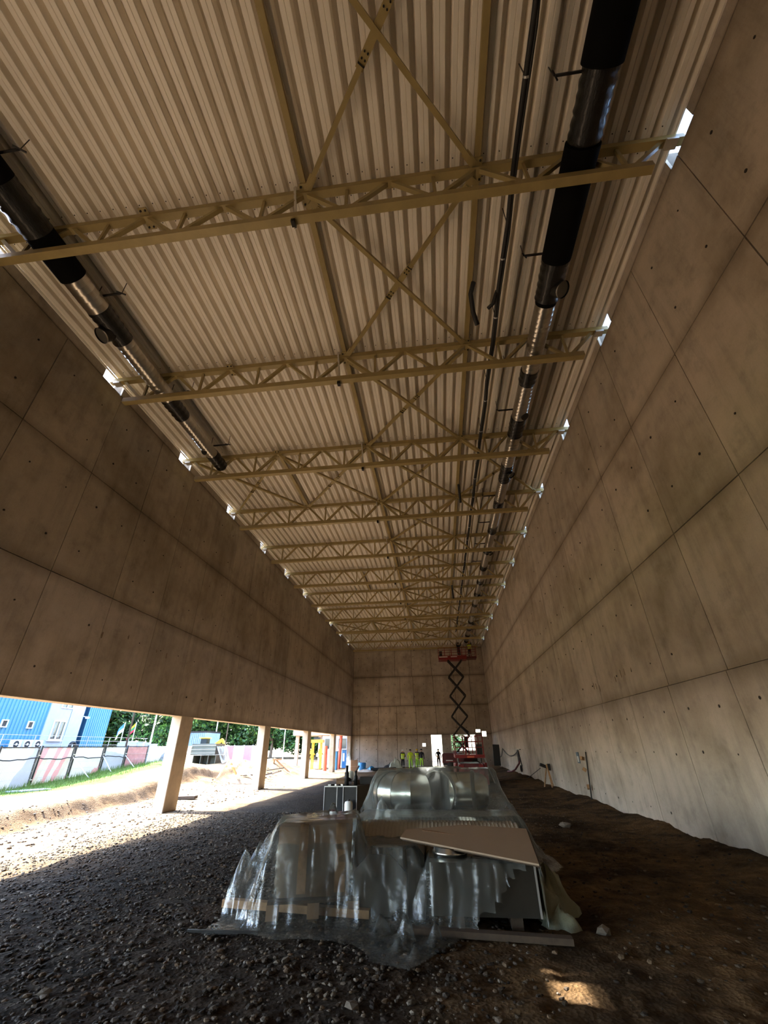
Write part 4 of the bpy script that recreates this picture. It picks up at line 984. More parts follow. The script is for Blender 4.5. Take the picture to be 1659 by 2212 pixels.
    for k in ('kn',):
        for s_ in 'LR':
            kn, an = Vector(J['kn'+s_]), Vector(J['an'+s_]); c = kn+(an-kn)*.35; part('leg_band', MB().cyl(c, c+(an-kn)*.12, .074, n=10), M['reflect'])
    return t
dk = dict(top=M['navy'], legs=M['navy'], skin=M['skin'], boot=M['rubber'])
hips = dict(elL=(-.30, .04, 1.18), wrL=(-.16, -.10, 1.05), haL=(-.10, -.12, 1.02))
human('person', 'worker in white hard hat, yellow vest and dark trousers, leftmost of the standing group', (-3.35, 41.2, G(-3.35, 41.2)), .5, dict(elR=(.27, -.02, 1.16), wrR=(.14, -.2, 1.08), haR=(.08, -.24, 1.08)), dk, M['white'], M['hivis'])
human('person', 'worker seen from behind in full yellow high visibility suit and dark hard hat', (-2.62, 40.2, G(-2.62, 40.2)), math.pi+.2, dict(elL=(-.28, .03, 1.16), elR=(.28, .03, 1.16), knL=(-.14, -.02, .5), anL=(-.17, .02, .09), toL=(-.18, -.15, .04)), dict(dk, top=M['hivis'], legs=M['hivis_g']), M['navy'], None)
human('person', 'worker in dark jacket partly hidden behind the broad man in lime trousers', (-2.12, 41.5, G(-2.12, 41.5)), -.5, hips, dict(dk, legs=M['hivis_g']), M['yellow'], M['hivis'])
human('person', 'broad worker in dark jacket and lime high visibility trousers, rightmost of the standing group', (-1.72, 40.7, G(-1.72, 40.7)), math.pi-.3, dict(shL=(-.21, 0, 1.42), shR=(.21, 0, 1.42), knR=(.13, -.02, .5), anR=(.20, .03, .09), toR=(.21, -.14, .04)), dict(dk, legs=M['hivis_g']), M['navy'], None)
human('person', 'man in dark clothes standing alone in front of the bright doorway', (-.3, 43.2, G(-.3, 43.2)), .1, hips, dk, M['navy'], None)

# ------------------------------------------------------------------ scissor lifts and trailer
LXc, LY = 1.85, 42.6
t = thing('scissor_lift', 'tall red scissor lift raised to the roof trusses at the back wall', 'lift', (LXc, LY, 0))
MB().box((.45, LY-.55, .45), (3.2, LY+.55, .95)).build('chassis', M['red_dark'], t)
for x in (.8, 2.85):
    for y in (LY-.6, LY+.42): MB().cyl((x, y, .38), (x, y+.2, .38), .36, n=20).build('wheel', M['rubber'], t)
lev = [.98, 2.48, 4.03, 5.75, 7.44, 8.92]; hw = .72; prev = []
for k in range(5):
    z0, z1 = lev[k], lev[k+1]; w0 = hw-.05*(k == 4)
    for y in (LY-.38, LY+.38):
        MB().bar((LXc-w0, y, z0), (LXc+w0, y, z1), .08, .13).build('scissor_arm', M['dark_steel'], t)
        MB().bar((LXc+w0, y-.06, z0), (LXc-w0, y-.06, z1), .08, .13).build('scissor_arm', M['dark_steel'], t)
    b = MB(); b.cyl((LXc, LY-.5, (z0+z1)/2), (LXc, LY+.45, (z0+z1)/2), .06, n=8); b.build('pivot_shaft', M['dark_steel'], t)
MB().bar((LXc-.66, LY, 4.1), (LXc+.05, LY, 5.0), .16).build('hydraulic_cylinder', M['dark_steel'], t)
MB().bar((LXc+.02, LY, 3.3), (LXc+.68, LY, 2.75), .14).build('hydraulic_cylinder', M['dark_steel'], t)
MB().bar((LXc-.6, LY, 7.3), (LXc+.02, LY, 6.6), .14).build('hydraulic_cylinder', M['dark_steel'], t)
pz = 8.95
MB().box((.32, LY-.6, pz), (3.0, LY+.6, pz+.16)).build('platform_deck', M['red'], t)
MB().box((2.95, LY-.55, pz+.08), (3.95, LY+.55, pz+.22)).build('extension_deck', M['red_dark'], t)
MB().box((.4, LY-.62, pz+.2), (1.2, LY-.6, pz+.27)).build('warning_plate', M['reflect'], t); MB().box((1.5, LY-.62, pz+.2), (2.1, LY-.6, pz+.26)).build('warning_plate', M['reflect'], t)
MB().box((.32, LY-.61, pz+.14), (3.0, LY-.58, pz+.34)).build('toe_board', M['red'], t)
for y in (LY-.58, LY+.58):
    for z in (pz+.62, pz+.85, pz+1.08): MB().bar((.34, y, z), (3.93, y, z), .035).build('guard_rail', M['red'], t)
    for x in (.34, .95, 1.6, 2.3, 2.6, 3.0, 3.45, 3.93): MB().bar((x, y, pz+.15), (x, y, pz+1.1), .04).build('rail_post', M['red'], t)
for x in (.34, 3.93):
    for z in (pz+.62, pz+1.08): MB().bar((x, LY-.58, z), (x, LY+.58, z), .035).build('guard_rail', M['red'], t)
MB().box((.42, LY-.45, pz+.3), (.7, LY-.2, pz+.8)).build('control_box', M['rubber'], t)
reach = dict(elL=(-.26, -.12, 1.5), wrL=(-.2, -.18, 1.72), haL=(-.2, -.2, 1.8), elR=(.26, -.12, 1.5), wrR=(.2, -.18, 1.72), haR=(.2, -.2, 1.8))
human('person', 'dim worker on the raised platform, arms up, left of the two', (2.35, LY, pz+.16), .4, reach, dk, M['navy'], None, 'workers on the lift platform')
human('person', 'dim worker at the right end of the raised platform in a yellow vest', (3.4, LY, pz+.22), -.3, dict(elR=(.26, -.12, 1.5), wrR=(.2, -.18, 1.72), haR=(.2, -.2, 1.8)), dk, M['yellow'], M['hivis'], 'workers on the lift platform')

QX, QY = 1.45, 24.6
gz_ = G(1.4, 24.6)
t = thing('scissor_lift', 'lowered dark red rough terrain scissor lift, large and near, right of the people', 'lift', (QX, QY, gz_))
MB().prism([(.78, gz_+.35), (2.02, gz_+.35), (2.02, gz_+.78), (1.9, gz_+.92), (.9, gz_+.92), (.78, gz_+.78)], QY-.3, QY+2.4, 'Y').build('chassis', M['red_dark'], t)
for x in (.62, 1.92):
    for y in (QY-.1, QY+1.7): MB().lathe((x+.13, y+.3, gz_+.33), [(.0, -.13), (.2, -.13), (.30, -.13), (.34, -.09), (.34, .09), (.30, .13), (.2, .13), (0, .13)], 20, (1, 0, 0)).build('wheel', M['rubber'], t)
for k in range(3): MB().box((1.1, QY-.36, gz_+.42+k*.15), (1.72, QY-.3, gz_+.52+k*.15)).build('engine_louvre', M['red'] if k % 2 else M['red_dark'], t)
MB().box((.80, QY-.34, gz_+.38), (1.05, QY-.28, gz_+.88)).build('side_cover', M['red'], t); MB().box((1.78, QY-.34, gz_+.38), (2.0, QY-.28, gz_+.88)).build('side_cover', M['red'], t)
for x in (.84, 1.96):
    for k in range(3): MB().bar((x, QY+.1, gz_+.96+k*.07), (x, QY+2.3, gz_+1.0+k*.07), .05, .06).build('folded_arm', M['dark_steel'], t)
MB().box((.66, QY-.35, gz_+1.16), (2.12, QY+2.5, gz_+1.30)).build('platform_deck', M['red'], t)
MB().box((1.25, QY-.37, gz_+1.17), (1.6, QY-.35, gz_+1.24)).build('warning_plate', M['orange_red'], t)
for z in (.42, .68, .94):
    for y in (QY-.3, QY+2.45): MB().bar((.7, y, gz_+1.2+z), (2.08, y, gz_+1.2+z), .035).build('guard_rail', M['red'], t)
    for x in (.7, 2.08): MB().bar((x, QY-.3, gz_+1.2+z), (x, QY+2.45, gz_+1.2+z), .035).build('guard_rail', M['red'], t)
for x in (.7, 1.2, 1.36, 1.72, 2.08):
    for y in (QY-.3, QY+2.45): MB().bar((x, y, gz_+1.28), (x, y, gz_+2.15), .045).build('rail_post', M['red'], t)
MB().box((1.22, QY-.22, gz_+1.6), (1.36, QY+.05, gz_+2.1)).build('control_box', M['rubber'], t)
MB().box((1.78, QY-.2, gz_+1.30), (2.04, QY+.3, gz_+1.75)).build('tool_chest', M['rubber'], t)
MB().cyl((.62, QY-.1, gz_+.03), (.66, QY-.1, gz_+.95), .11, n=12).build('outrigger_leg', M['red'], t); MB().cyl((2.12, QY-.1, gz_+.03), (2.1, QY-.1, gz_+.95), .11, n=12).build('outrigger_leg', M['red'], t)
b = MB(); b.bar((2.13, QY+.3, gz_+1.25), (2.55, QY+.3, gz_+.05), .04); b.bar((2.13, QY+.7, gz_+1.25), (2.55, QY+.7, gz_+.05), .04)
for k in range(4): b.bar((2.22+.09*k, QY+.3, gz_+1.0-.26*k), (2.22+.09*k, QY+.7, gz_+1.0-.26*k), .03)
b.build('access_ladder', M['zinc'], t)
t = thing('trailer', 'small dark red site trailer with one visible wheel, left of the near lift', 'trailer', (.9, 39.3, 0))
z_ = G(.9, 39.3)
MB().prism([(.02, z_+.5), (1.75, z_+.5), (1.75, z_+1.12), (1.6, z_+1.2), (.12, z_+1.2), (.02, z_+1.1)], 39, 40.6, 'Y').build('cover', M['red_dark'], t)
MB().box((.05, 39.05, z_+.38), (1.7, 40.5, z_+.5)).build('frame', M['dark_steel'], t)
for y in (38.93, 40.6): MB().lathe((.7, y+.06, z_+.30), [(0, -.09), (.13, -.09), (.16, -.06), (.27, -.09), (.31, -.05), (.31, .05), (.27, .09), (0, .09)], 20, (0, 1, 0)).build('wheel', M['rubber'], t)
MB().box((.3, 38.86, z_+.58), (1.05, 38.99, z_+.66)).build('mudguard', M['red'], t); MB().box((1.3, 38.97, z_+.2), (1.42, 39.05, z_+1.0)).build('prop_stand', M['red'], t)
MB().box((.3, 38.95, z_+.66), (.85, 38.99, z_+.72)).build('number_plate', M['reflect'], t); MB().bar((1.7, 39.8, z_+.45), (2.5, 39.8, z_+.4), .07).build('drawbar', M['dark_steel'], t)
tag(MB().cbox((4.62, 41.5, 1.0), (.55, .06, 1.55), 0, .04).build('dark_panel', M['rubber'], loc=(4.62, 41.5, .2)), 'tall dark sheet leaning in the far right corner', 'panel')
sticks('wood_offcut', 'two crossed orange timber offcuts standing before the near lift', 'timber', [((.93, 22.5, gz_), (1.0, 22.5, gz_+.42)), ((1.0, 22.5, gz_+.02), (1.22, 22.52, gz_+.40))], .07, M['wood'])

# ------------------------------------------------------------------ by the back wall
def crate(nm, lab, cat, c, d, rz, mat, flaps=False):
    t = thing(nm, lab, cat, (c[0], c[1], c[2])); MB().cbox((c[0], c[1], c[2]+d[2]/2), d, rz).build('box_body', mat, t)
    if flaps:
        for s_ in (-1, 1): MB().cbox((c[0]+s_*d[0]*.35, c[1], c[2]+d[2]+.05), (d[0]*.5, d[1], .015), rz, s_*-.5).build('flap', mat, t)
    MB().cbox((c[0], c[1], c[2]+d[2]*.5), (d[0]+.01, d[1]+.01, .05), rz).build('tape', M['wrap_card'], t); return t
crate('cardboard_box', 'tall tilted cardboard box by the left pier at the back', 'box', (-7.1, 38.6, G(-7.1, 38.6)), (.55, .5, .85), .25, M['card'], True)
tag(MB().lathe((-6.75, 40.5, G(-6.75, 40.5)), [(.0, 0), (.26, 0), (.30, .1), (.33, .55), (.30, .62), (.0, .62)], 18).build('plastic_tub', M['blue'], loc=(-6.75, 40.5, 0)), 'blue plastic tub beside the tilted cardboard box', 'tub')
def heap(nm, lab, cat, x, y, rx, ry, h, mat, seed, n=22):
    b = MB(); rnd = random.Random(seed); vs = []; z0 = G(x, y)-.03
    for i in range(n):
        for j in range(9):
            a = 2*math.pi*i/n; u = j/8; r = 1-u**1.6; k = 1+.28*math.sin(a*3+seed)+.15*math.sin(a*7+u*6+seed)
            vs.append((x+rx*r*k*math.cos(a), y+ry*r*k*math.sin(a), z0+h*u*(1-.25*u)*1.33*(1+.2*math.sin(a*2+u*9+seed))+.02*rnd.random()))
    b.add(vs, [(i*9+j, ((i+1) % n)*9+j, ((i+1) % n)*9+j+1, i*9+j+1) for i in range(n) for j in range(8)], True)
    return tag(b.build(nm, mat, loc=(x, y, z0)), lab, cat)
heap('bulk_bag', 'slumped white bulk bag at the feet of the man in the white hard hat', 'bag', -3.95, 41.0, .55, .4, .85, M['sacks'], 3)
heap('bulk_bag', 'small white bulk bag on the ground behind the standing group', 'bag', -2.3, 42.6, .35, .3, .6, M['sacks'], 7)
heap('rubbish_bag', 'dark bundle lying against the back wall, left of the bulk bag', 'bundle', -4.7, 43.5, .5, .3, .42, M['rubber'], 4)
heap('plastic_wrap', 'crumpled white wrap lying between cardboard box and black strip', 'plastic', -6.3, 39.3, .8, .5, .18, M['white'], 5)
heap('tarpaulin', 'blue crumpled tarpaulin by the plastic tub', 'tarpaulin', -6.1, 41.5, .4, .35, .3, M['fabric_blue'], 6)
tag(MB().cyl((-6.0, 40.4, G(-6, 40.4)+.1), (-3.9, 40.6, G(-4, 40.6)+.1), .12, n=14).build('membrane_roll', M['rubber'], loc=(-5, 40.5, 0)), 'long black membrane roll lying before the back wall', 'roll')
heap('film_bag', 'clear plastic bag hanging by the left pier at the back', 'plastic', -7.75, 39.6, .22, .2, 1.5, M['film_milky'], 9)
tag(MB().box((-1.9, 43.0, G(-1.5, 43)-.02), (-.9, 43.8, G(-1.5, 43)+.1)).build('timber_pile', M['wood_pale'], loc=(-1.4, 43.4, 0)), 'low stack of pale boards left of the doorway', 'timber')

# ------------------------------------------------------------------ right wall details
def swag(pts, sag=.0, n=7):
    o = []
    for (a, c, s_) in pts:
        a, c = Vector(a), Vector(c)
        for k in range(n): u = k/n; p = a+(c-a)*u; p.z -= s_*4*u*(1-u); o.append(tuple(p))
    o.append(tuple(pts[-1][1])); return o
X5 = XR-.10
t = thing('festoon_cable', 'black cable looped along the right wall at the far end, with a coil', 'cable', (X5, 38, 1.4))
MB().tube(swag([((X5, 46, 1.15), (X5, 43.5, 1.47), .1), ((X5, 43.5, 1.47), (X5, 39.3, 1.48), .62), ((X5, 39.3, 1.48), (X5, 31.6, 1.42), .42), ((X5, 31.6, 1.42), (X5, 30.9, .55), .05)]), .028, 6).build('cable_run', M['rubber'], t)
b = MB()
for k in range(3): b.tube([(X5-.02*k, 31.2+.22*math.cos(a), .42+.17*math.sin(a)) for a in [q*.45 for q in range(15)]], .02, 5)
b.build('cable_coil', M['rubber'], t); MB().box((X5-.05, 30.7, 1.44), (X5+.02, 33.0, 1.48)).build('hook_batten', M['dark_steel'], t)
b = MB()
for k in range(4): b.tube([(X5-.03, 31.5+.12*k, 1.42), (X5-.06, 31.3+.14*k, 1.0-.1*k), (X5-.02, 31.5+.1*k, .7)], .022, 5)
b.build('cable_bundle', M['rubber'], t)
tag(MB().tube([(4.4, 34.0, G(4.4, 34)+.08), (4.5, 32.8, .2), (4.6, 31.8, .35), (4.85, 31.5, .7), (4.9, 31.4, .95)], .055, 8).build('red_hose', M['red_dark'], loc=(4.6, 32, 0)), 'dark red hose rising from the ground to the wall cable coil', 'hose')
zz = G(4.6, 22.6)
t = thing('trestle', 'small timber tripod holding a cable junction by the right wall', 'trestle', (4.6, 22.7, zz))
for fx, fy in ((4.52, 23.1), (4.66, 22.2), (4.85, 22.8)): MB().bar((fx, fy, G(fx, fy)), (4.72, 22.85, .9), .045).build('leg', M['wood'], t)
b = MB(); b.cbox((4.6, 22.9, .84), (.35, .12, .12), .3, .35); b.cbox((4.8, 22.8, .8), (.12, .12, .26)); b.build('junction_box', M['rubber'], t)
MB().tube([(4.45, 23.0, .75), (4.35, 24.5, .45), (4.3, 26.5, .12), (4.0, 27.5, G(4, 27.5)+.03), (3.0, 26.5, G(3, 26.5)+.03), (2.4, 26, G(2.4, 26)+.03)], .016, 5).build('trailing_cable', M['rubber'], t)
zz = G(4.82, 17.4)
t = thing('marker_rod', 'tall thin dark rod with orange tape standing against the right wall', 'rod', (4.85, 17.4, zz))
MB().cyl((4.85, 17.4, zz-.05), (4.93, 17.2, 1.45), .022, n=8).build('rod', M['dark_steel'], t)
for z in (1.25, .92, .42): MB().cbox((4.84, 17.4+.04*z, z), (.10, .09, .12), z*3, z).build('tape_tuft', M['wood'], t)
t = thing('wall_recess', 'small greenish recess box set in the right wall', 'recess', (XR-.03, 18.35, 1.08))
MB().box((XR-.052, 18.2, 1.08), (XR-.037, 18.5, 1.43)).build('recess_plate', M['facade_d'], t); MB().box((XR-.06, 18.25, 1.12), (XR-.052, 18.42, 1.3)).build('pale_lining', M['zinc'], t)

# ------------------------------------------------------------------ sheet steel box with tools on it
gz_ = G(-3, 14)
t = thing('steel_crate', 'open grey sheet steel crate with pale edges, tools lying on top', 'crate', (-2.95, 14.3, gz_))
x0, x1, y0, y1, z1 = -3.42, -2.46, 13.95, 14.75, .70
MB().box((x0, y0, gz_+.02), (x1+.28, y1, gz_+.06)).build('base_plate', M['galv_dull'], t)
MB().prism([(x0, y0), (x1, y0), (x1+.3, y1), (x0+.25, y1)], z1-.02, z1, 'Z').build('top_plate', M['galv_dull'], t)
for a, c in ((x0+.02, -3.06), (-2.86, x1-.02)): MB().box((a, y0+.02, gz_+.03), (c, y0+.035, z1-.02)).build('front_panel', M['dark_steel'], t)
MB().box((x0+.05, y1-.03, gz_+.03), (x1+.2, y1, z1-.02)).build('back_panel', M['dark_steel'], t)
MB().prism([(x1-.01, y0), (x1, y0), (x1+.3, y1), (x1+.28, y1)], gz_+.03, z1-.02, 'Z').build('side_panel', M['galv_dull'], t)
for x in (x0, -3.05, -2.87, x1-.02): MB().box((x, y0-.01, gz_), (x+.014, y0+.01, z1)).build('edge_flange', M['zinc'], t)
MB().box((x0, y0-.012, z1-.02), (x1, y0-.005, z1+.005)).build('edge_flange', M['zinc'], t)
def bottle(x, y, z, h, r, lab): tag(MB().lathe((x, y, z), [(0, 0), (r, 0), (r, h*.62), (r*.62, h*.68), (r*.6, h*.9), (r*.66, h*.91), (r*.66, h), (0, h)], 16).build('black_cartridge', M['rubber'], loc=(x, y, z)), lab, 'bottle')
bottle(-2.80, 14.1, z1, .50, .065, 'tall black bottle-shaped cartridge standing on the steel crate'); bottle(-2.58, 14.35, z1, .36, .055, 'shorter black cartridge on the crate, right of the tall one')
t = thing('angle_grinder', 'grinder with round disc lying on the steel crate', 'tool', (-2.8, 14.5, z1))
MB().tube([(-3.0, 14.4, z1+.08), (-2.8, 14.45, z1+.14), (-2.62, 14.5, z1+.12)], [.05, .06, .04], 8).build('tool_body', M['dark_steel'], t); MB().cyl((-2.74, 14.42, z1+.22), (-2.74, 14.45, z1+.22), .14, n=20).build('disc', M['galv'], t)
MB().bar((-2.68, 14.5, z1+.2), (-2.5, 14.45, z1+.48), .035).build('handle', M['rubber'], t)
crate('carton', 'small brown carton on the steel crate', 'box', (-3.0, 14.25, z1), (.26, .2, .17), .2, M['card'])
crate('carton', 'flat brown carton at the back of the steel crate', 'box', (-2.55, 14.6, z1), (.3, .2, .12), -.3, M['card'])
tag(MB().cbox((-2.26, 14.5, z1+.11), (.40, .3, .17), .05).build('tool_case', M['rubber'], loc=(-2.26, 14.5, z1+.02)), 'flat black tool case at the right end of the steel crate', 'case')
heap('glove', 'dark gloves left on the front edge of the steel crate', 'gloves', 0, 0, .001, .001, .001, M['rubber'], 2) if False else None
for k in range(6): tag(MB().cbox((-3.3+.09*k, 14.08+.03*(k % 3), z1+.02), (.08, .05, .035), k*.7).build('fitting', M['rubber'] if k % 2 else M['zinc'], loc=(-3.3+.09*k, 14.1, z1)), 'small loose %s fitting, %s from the left on the crate front edge' % ('dark' if k % 2 else 'zinc', ORD[k]), 'fitting', 'small fittings on the steel crate')
gz_ = G(-2.68, 13.7)
t = thing('jerrycan', 'white plastic canister standing in front of the steel crate', 'canister', (-2.66, 13.75, gz_))
MB().lathe((-2.66, 13.75, gz_), [(0, 0), (.10, 0), (.115, .03), (.115, .28), (.10, .33), (.05, .35), (0, .35)], 16).build('canister_body', M['white'], t); MB().cyl((-2.66, 13.75, gz_+.35), (-2.66, 13.75, gz_+.385), .035, n=10).build('cap', M['rubber'], t)
t = thing('paint_pot', 'small brown pot with a white label left of the canister', 'pot', (-3.1, 13.75, gz_)); MB().cyl((-3.1, 13.75, gz_), (-3.1, 13.75, gz_+.16), .08, n=14).build('pot_body', M['red_dark'], t); MB().cyl((-3.1, 13.75, gz_+.05), (-3.1, 13.75, gz_+.12), .082, n=14, cap=False).build('label_band', M['white'], t)

# ------------------------------------------------------------------ wrapped ductwork pile, rear group
def spiral(nm, lab, p, q, r, mat, pitch=.06, ring=.006):
    p, q = Vector(p), Vector(q); L = (q-p).length; n = int(L/pitch); pr = [(0, 0)]
    for k in range(n): z = L*k/n; pr += [(r, z), (r, z+pitch*.62), (r+ring, z+pitch*.72), (r, z+pitch*.85)]
    pr += [(r, L), (r*.97, L), (0, L)]
    return tag(MB().lathe(p, pr, 26, (q-p)).build(nm, mat, loc=tuple(p)), lab, 'duct')
spiral('spiral_duct', 'ribbed pale duct lying on the ground, front of the rear group', (-.95, 8.9, .34), (1.0, 9.0, .32), .26, M['galv_dull'])
spiral('spiral_duct', 'ribbed pale duct lying behind, under the shiny elbows', (-.95, 9.5, .34), (.95, 9.6, .32), .26, M['galv_dull'])
spiral('spiral_duct', 'ribbed duct across the middle of the pile, nearer of two', (-1.22, 7.0, .50), (.93, 7.05, .48), .27, M['wrap_pale'], .05, .008)
spiral('spiral_duct', 'ribbed duct across the middle of the pile, farther of two', (-1.2, 7.62, .44), (.95, 7.7, .42), .27, M['wrap_pale'], .05, .008)
for k, (x, y) in enumerate(((-.9, 7.3), (.6, 7.35), (-.7, 9.2), (.6, 9.3))): tag(MB().cbox((x, y, .09), (.09, 1.3, .2)).build('timber_bearer', M['wood_dark'], loc=(x, y, 0)), 'timber bearer under the %s end of the %s ribbed ducts' % (('left', 'right', 'left', 'right')[k], ('middle', 'middle', 'rear', 'rear')[k]), 'timber')
def elbow(nm, lab, c, r, R_, a0, a1, n, z):
    """gored bend in the ground plane about c"""
    t = thing(nm, lab, 'duct elbow', (c[0], c[1], z))
    for k in range(n):
        b = MB(); rings = []
        for q in (0, 1):
            a = a0+(a1-a0)*(k+q)/n; ctr = Vector((c[0]+R_*math.cos(a), c[1]+R_*math.sin(a), z)); ra = Vector((math.cos(a), math.sin(a), 0)); up_ = Vector((0, 0, 1))
            rings.append([ctr+(ra*math.cos(2*math.pi*i/28)+up_*math.sin(2*math.pi*i/28))*r for i in range(28)])
            rings.append([ctr+(ra*math.cos(2*math.pi*i/28)+up_*math.sin(2*math.pi*i/28))*(r+.012) for i in range(28)])
        b.add(rings[0]+rings[2], [(i, (i+1) % 28, 28+(i+1) % 28, 28+i) for i in range(28)], True); b.build('gore', M['galv'], t)
        s_ = MB(); s_.add(rings[0]+rings[1], [(i, (i+1) % 28, 28+(i+1) % 28, 28+i) for i in range(28)], True); s_.build('seam', M['galv_dull'], t)
    return t
elbow('duct_elbow', 'large shiny gored duct elbow at the left of the rear wrapped group', (-.62, 9.65), .34, .42, R(185), R(300), 4, .90)
t = thing('duct_piece', 'short shiny round duct with its dark mouth towards the camera, in the middle', 'duct', (-.1, 9.35, .62))
ax = Vector((-.35, -.94, .02)).normalized(); c = Vector((-.14, 9.15, .92))
MB().lathe(c, [(.33, 0), (.33, -.5)], 28, ax).build('duct_shell', M['galv'], t); MB().lathe(c, [(.33, .0), (.35, .0), (.35, -.03), (.33, -.03)], 28, ax).build('rim', M['galv_dull'], t); MB().cyl(c-ax*.3, c-ax*.31, .325, n=26).build('mouth_shade_disc', M['dark_steel'], t)  # dark disc set back in the mouth paints the shade inside the open duct
t = thing('duct_reducer', 'shiny duct with a collar and flared end at the right of the rear group', 'duct', (.35, 9.4, .62))
c = Vector((.12, 9.5, .92)); ax = Vector((1, -.10, 0)).normalized()
MB().lathe(c, [(.31, 0), (.31, .42)], 28, ax).build('duct_shell', M['galv'], t); MB().lathe(c, [(.335, .40), (.34, .44), (.32, .47)], 28, ax).build('collar_ring', M['galv_dull'], t); MB().lathe(c, [(.31, .45), (.27, .62), (.20, .70), (.0, .71)], 28, ax).build('reducer_cone', M['galv'], t)
heap('film_bundle', 'bunched clear film bundle at the left end of the rear group', 'plastic sheet', -1.05, 8.35, .28, .25, .8, M['film_milky'], 12)
sup = [(-1.15+.1*k, 9.4, 1.2-.25*((k-3)/3)**2*(k < 3)) for k in range(10)]+[(-.14+.33*math.cos(a), 9.1+.1*math.cos(a), .92+.34*math.sin(a)) for a in [.3*q for q in range(11)]]+[(.1+.08*k, 9.45, 1.22-.05*max(0, k-4)) for k in range(9)]+[(.9, 9.5, .95)]
heightfilm('plastic_sheet', 'clear plastic sheet draped over the shiny duct elbows at the rear', -1.75, 1.75, 8.0, 10.4, .028, sup, 2.2, M['film_soft'], .05, seed=21, boxes=[(0, 9.25, 1.0, .62, 0, .62), (-.72, 9.42, .50, .40, .1, 1.26), (-.14, 9.25, .34, .34, -.2, 1.29), (.45, 9.45, .42, .30, 0, 1.26)], mask=inpoly([(-1.35, 8.25), (-.4, 8.15), (.6, 8.1), (1.45, 7.95), (1.75, 8.6), (1.6, 9.6), (1.4, 10.4), (-1.3, 10.3), (-1.6, 9.3)], .25, 5))
# ------------------------------------------------------------------ front group
t = thing('pallet', 'wooden pallet under the big carton', 'pallet', (-1.62, 6.35, 0))
rz = .24; cx_, cy_ = -1.62, 6.38
def L2(x, y): return (cx_+x*math.cos(rz)-y*math.sin(rz), cy_+x*math.sin(rz)+y*math.cos(rz))
for k in range(5): p = L2(0, -.40+.2*k); MB().cbox((p[0], p[1], .185), (1.0, .11, .025), rz).build('slat', M['wood_dark'], t)
for x in (-.44, 0, .44):
    p = L2(x, 0); MB().cbox((p[0], p[1], .03), (.1, .9, .025), rz).build('runner', M['wood_dark'], t)
    for y in (-.4, 0, .4): p = L2(x, y); MB().cbox((p[0], p[1], .105), (.13, .1, .13), rz).build('block', M['card'], t)
t = thing('carton', 'large brown carton stretch-wrapped on the pallet, front left of the pile', 'box', (cx_, cy_, .2))
b = MB(); pts = []
for z, s_ in ((.2, .93), (.55, .97), (.84, 1.0)):
    for x, y in ((-.45, -.36), (.42, -.40), (.45, .36), (-.42, .38)): p = L2(x*s_, y*s_); pts.append((p[0], p[1], z+(.03 if z > .8 and x > 0 else 0)))
b.add(pts, [(0, 1, 5, 4), (1, 2, 6, 5), (2, 3, 7, 6), (3, 0, 4, 7), (4, 5, 9, 8), (5, 6, 10, 9), (6, 7, 11, 10), (7, 4, 8, 11), (8, 9, 10, 11), (3, 2, 1, 0)]); b.build('carton_body', M['card'], t)
for x, w in ((-.2, .10), (.22, .12)):
    p0, p1 = L2(x, -.405), L2(x+w, -.405); MB().prism([p0, p1, L2(x+w, -.40), L2(x, -.40)], .24, .87, 'Z').build('cardboard_strip', M['wood'], t)
b = MB(); vs = []; n = 44
per = [(-.46, -.375), (.435, -.415), (.465, .375), (-.435, .395)]
for j in range(13):
    for i in range(n):
        e = i/n*4; k = int(e); u = e-k; a, c = per[k], per[(k+1) % 4]; s_ = .955+.02*j/12+.012*math.sin(j*2.1+i*.3)
        p = L2((a[0]+(c[0]-a[0])*u)*s_*1.02, (a[1]+(c[1]-a[1])*u)*s_*1.02); vs.append((p[0], p[1], .2+.48*j/12+.01*math.sin(i*1.3)))
b.add(vs, [(j*n+i, j*n+(i+1) % n, (j+1)*n+(i+1) % n, (j+1)*n+i) for j in range(12) for i in range(n)], True); b.build('stretch_wrap', M['film'], t)
def tbar(lab, a, c, w, h, mat=None): tag(MB().bar(a, c, w, h).build('timber_batten', mat or M['wood'], loc=a), lab, 'timber')
tbar('orange timber batten sticking out left of the pallet', (-2.66, 6.22, .09), (-.9, 6.05, .07), .09, .07)
tbar('dark timber beam lying along the right front of the pile', (-.5, 5.72, G(-.3, 5.7)+.03), (1.12, 5.62, G(1.1, 5.6)+.04), .10, .05, M['wood_dark'])
tbar('thin dark rail under the left corner of the plastic', (-2.75, 5.60, G(-2.7, 5.6)+.02), (-2.0, 5.62, G(-2, 5.6)+.03), .03, .02, M['dark_steel'])
t = thing('fan_plenum', 'shade-toned sheet metal plenum box with a shiny round spigot, under the beige sheet', 'duct box', (.3, 6.3, .05))
MB().box((-.22, 5.92, .10), (.92, 6.75, .54)).build('plenum_body', M['plenum'], t)
MB().lathe((.02, 6.14, .54), [(.19, 0), (.19, .04), (.205, .05), (.205, .07), (.19, .08), (.19, .11), (.175, .12), (.0, .12)], 26).build('spigot', M['galv'], t)
for x in (-.22, .90): MB().box((x, 5.91, .10), (x+.02, 5.925, .54)).build('corner_flange', M['zinc'], t)
for x in (.0, .6): tag(MB().box((x, 5.95, -.05), (x+.12, 6.7, .10)).build('timber_bearer', M['wood_dark'], loc=(x, 6.3, 0)), 'timber bearer under the %s half of the shade-toned plenum box' % ('left' if x < .3 else 'right'), 'timber')
t = thing('duct_fitting', 'grey octagonal duct end plate leaning in the middle of the pile', 'duct fitting', (-.75, 6.4, 0))
def octa(cx, cz, rx, rz_): return [(cx+rx*math.cos(a), cz+rz_*math.sin(a)) for a in [math.pi/8+k*math.pi/4 for k in range(8)]]
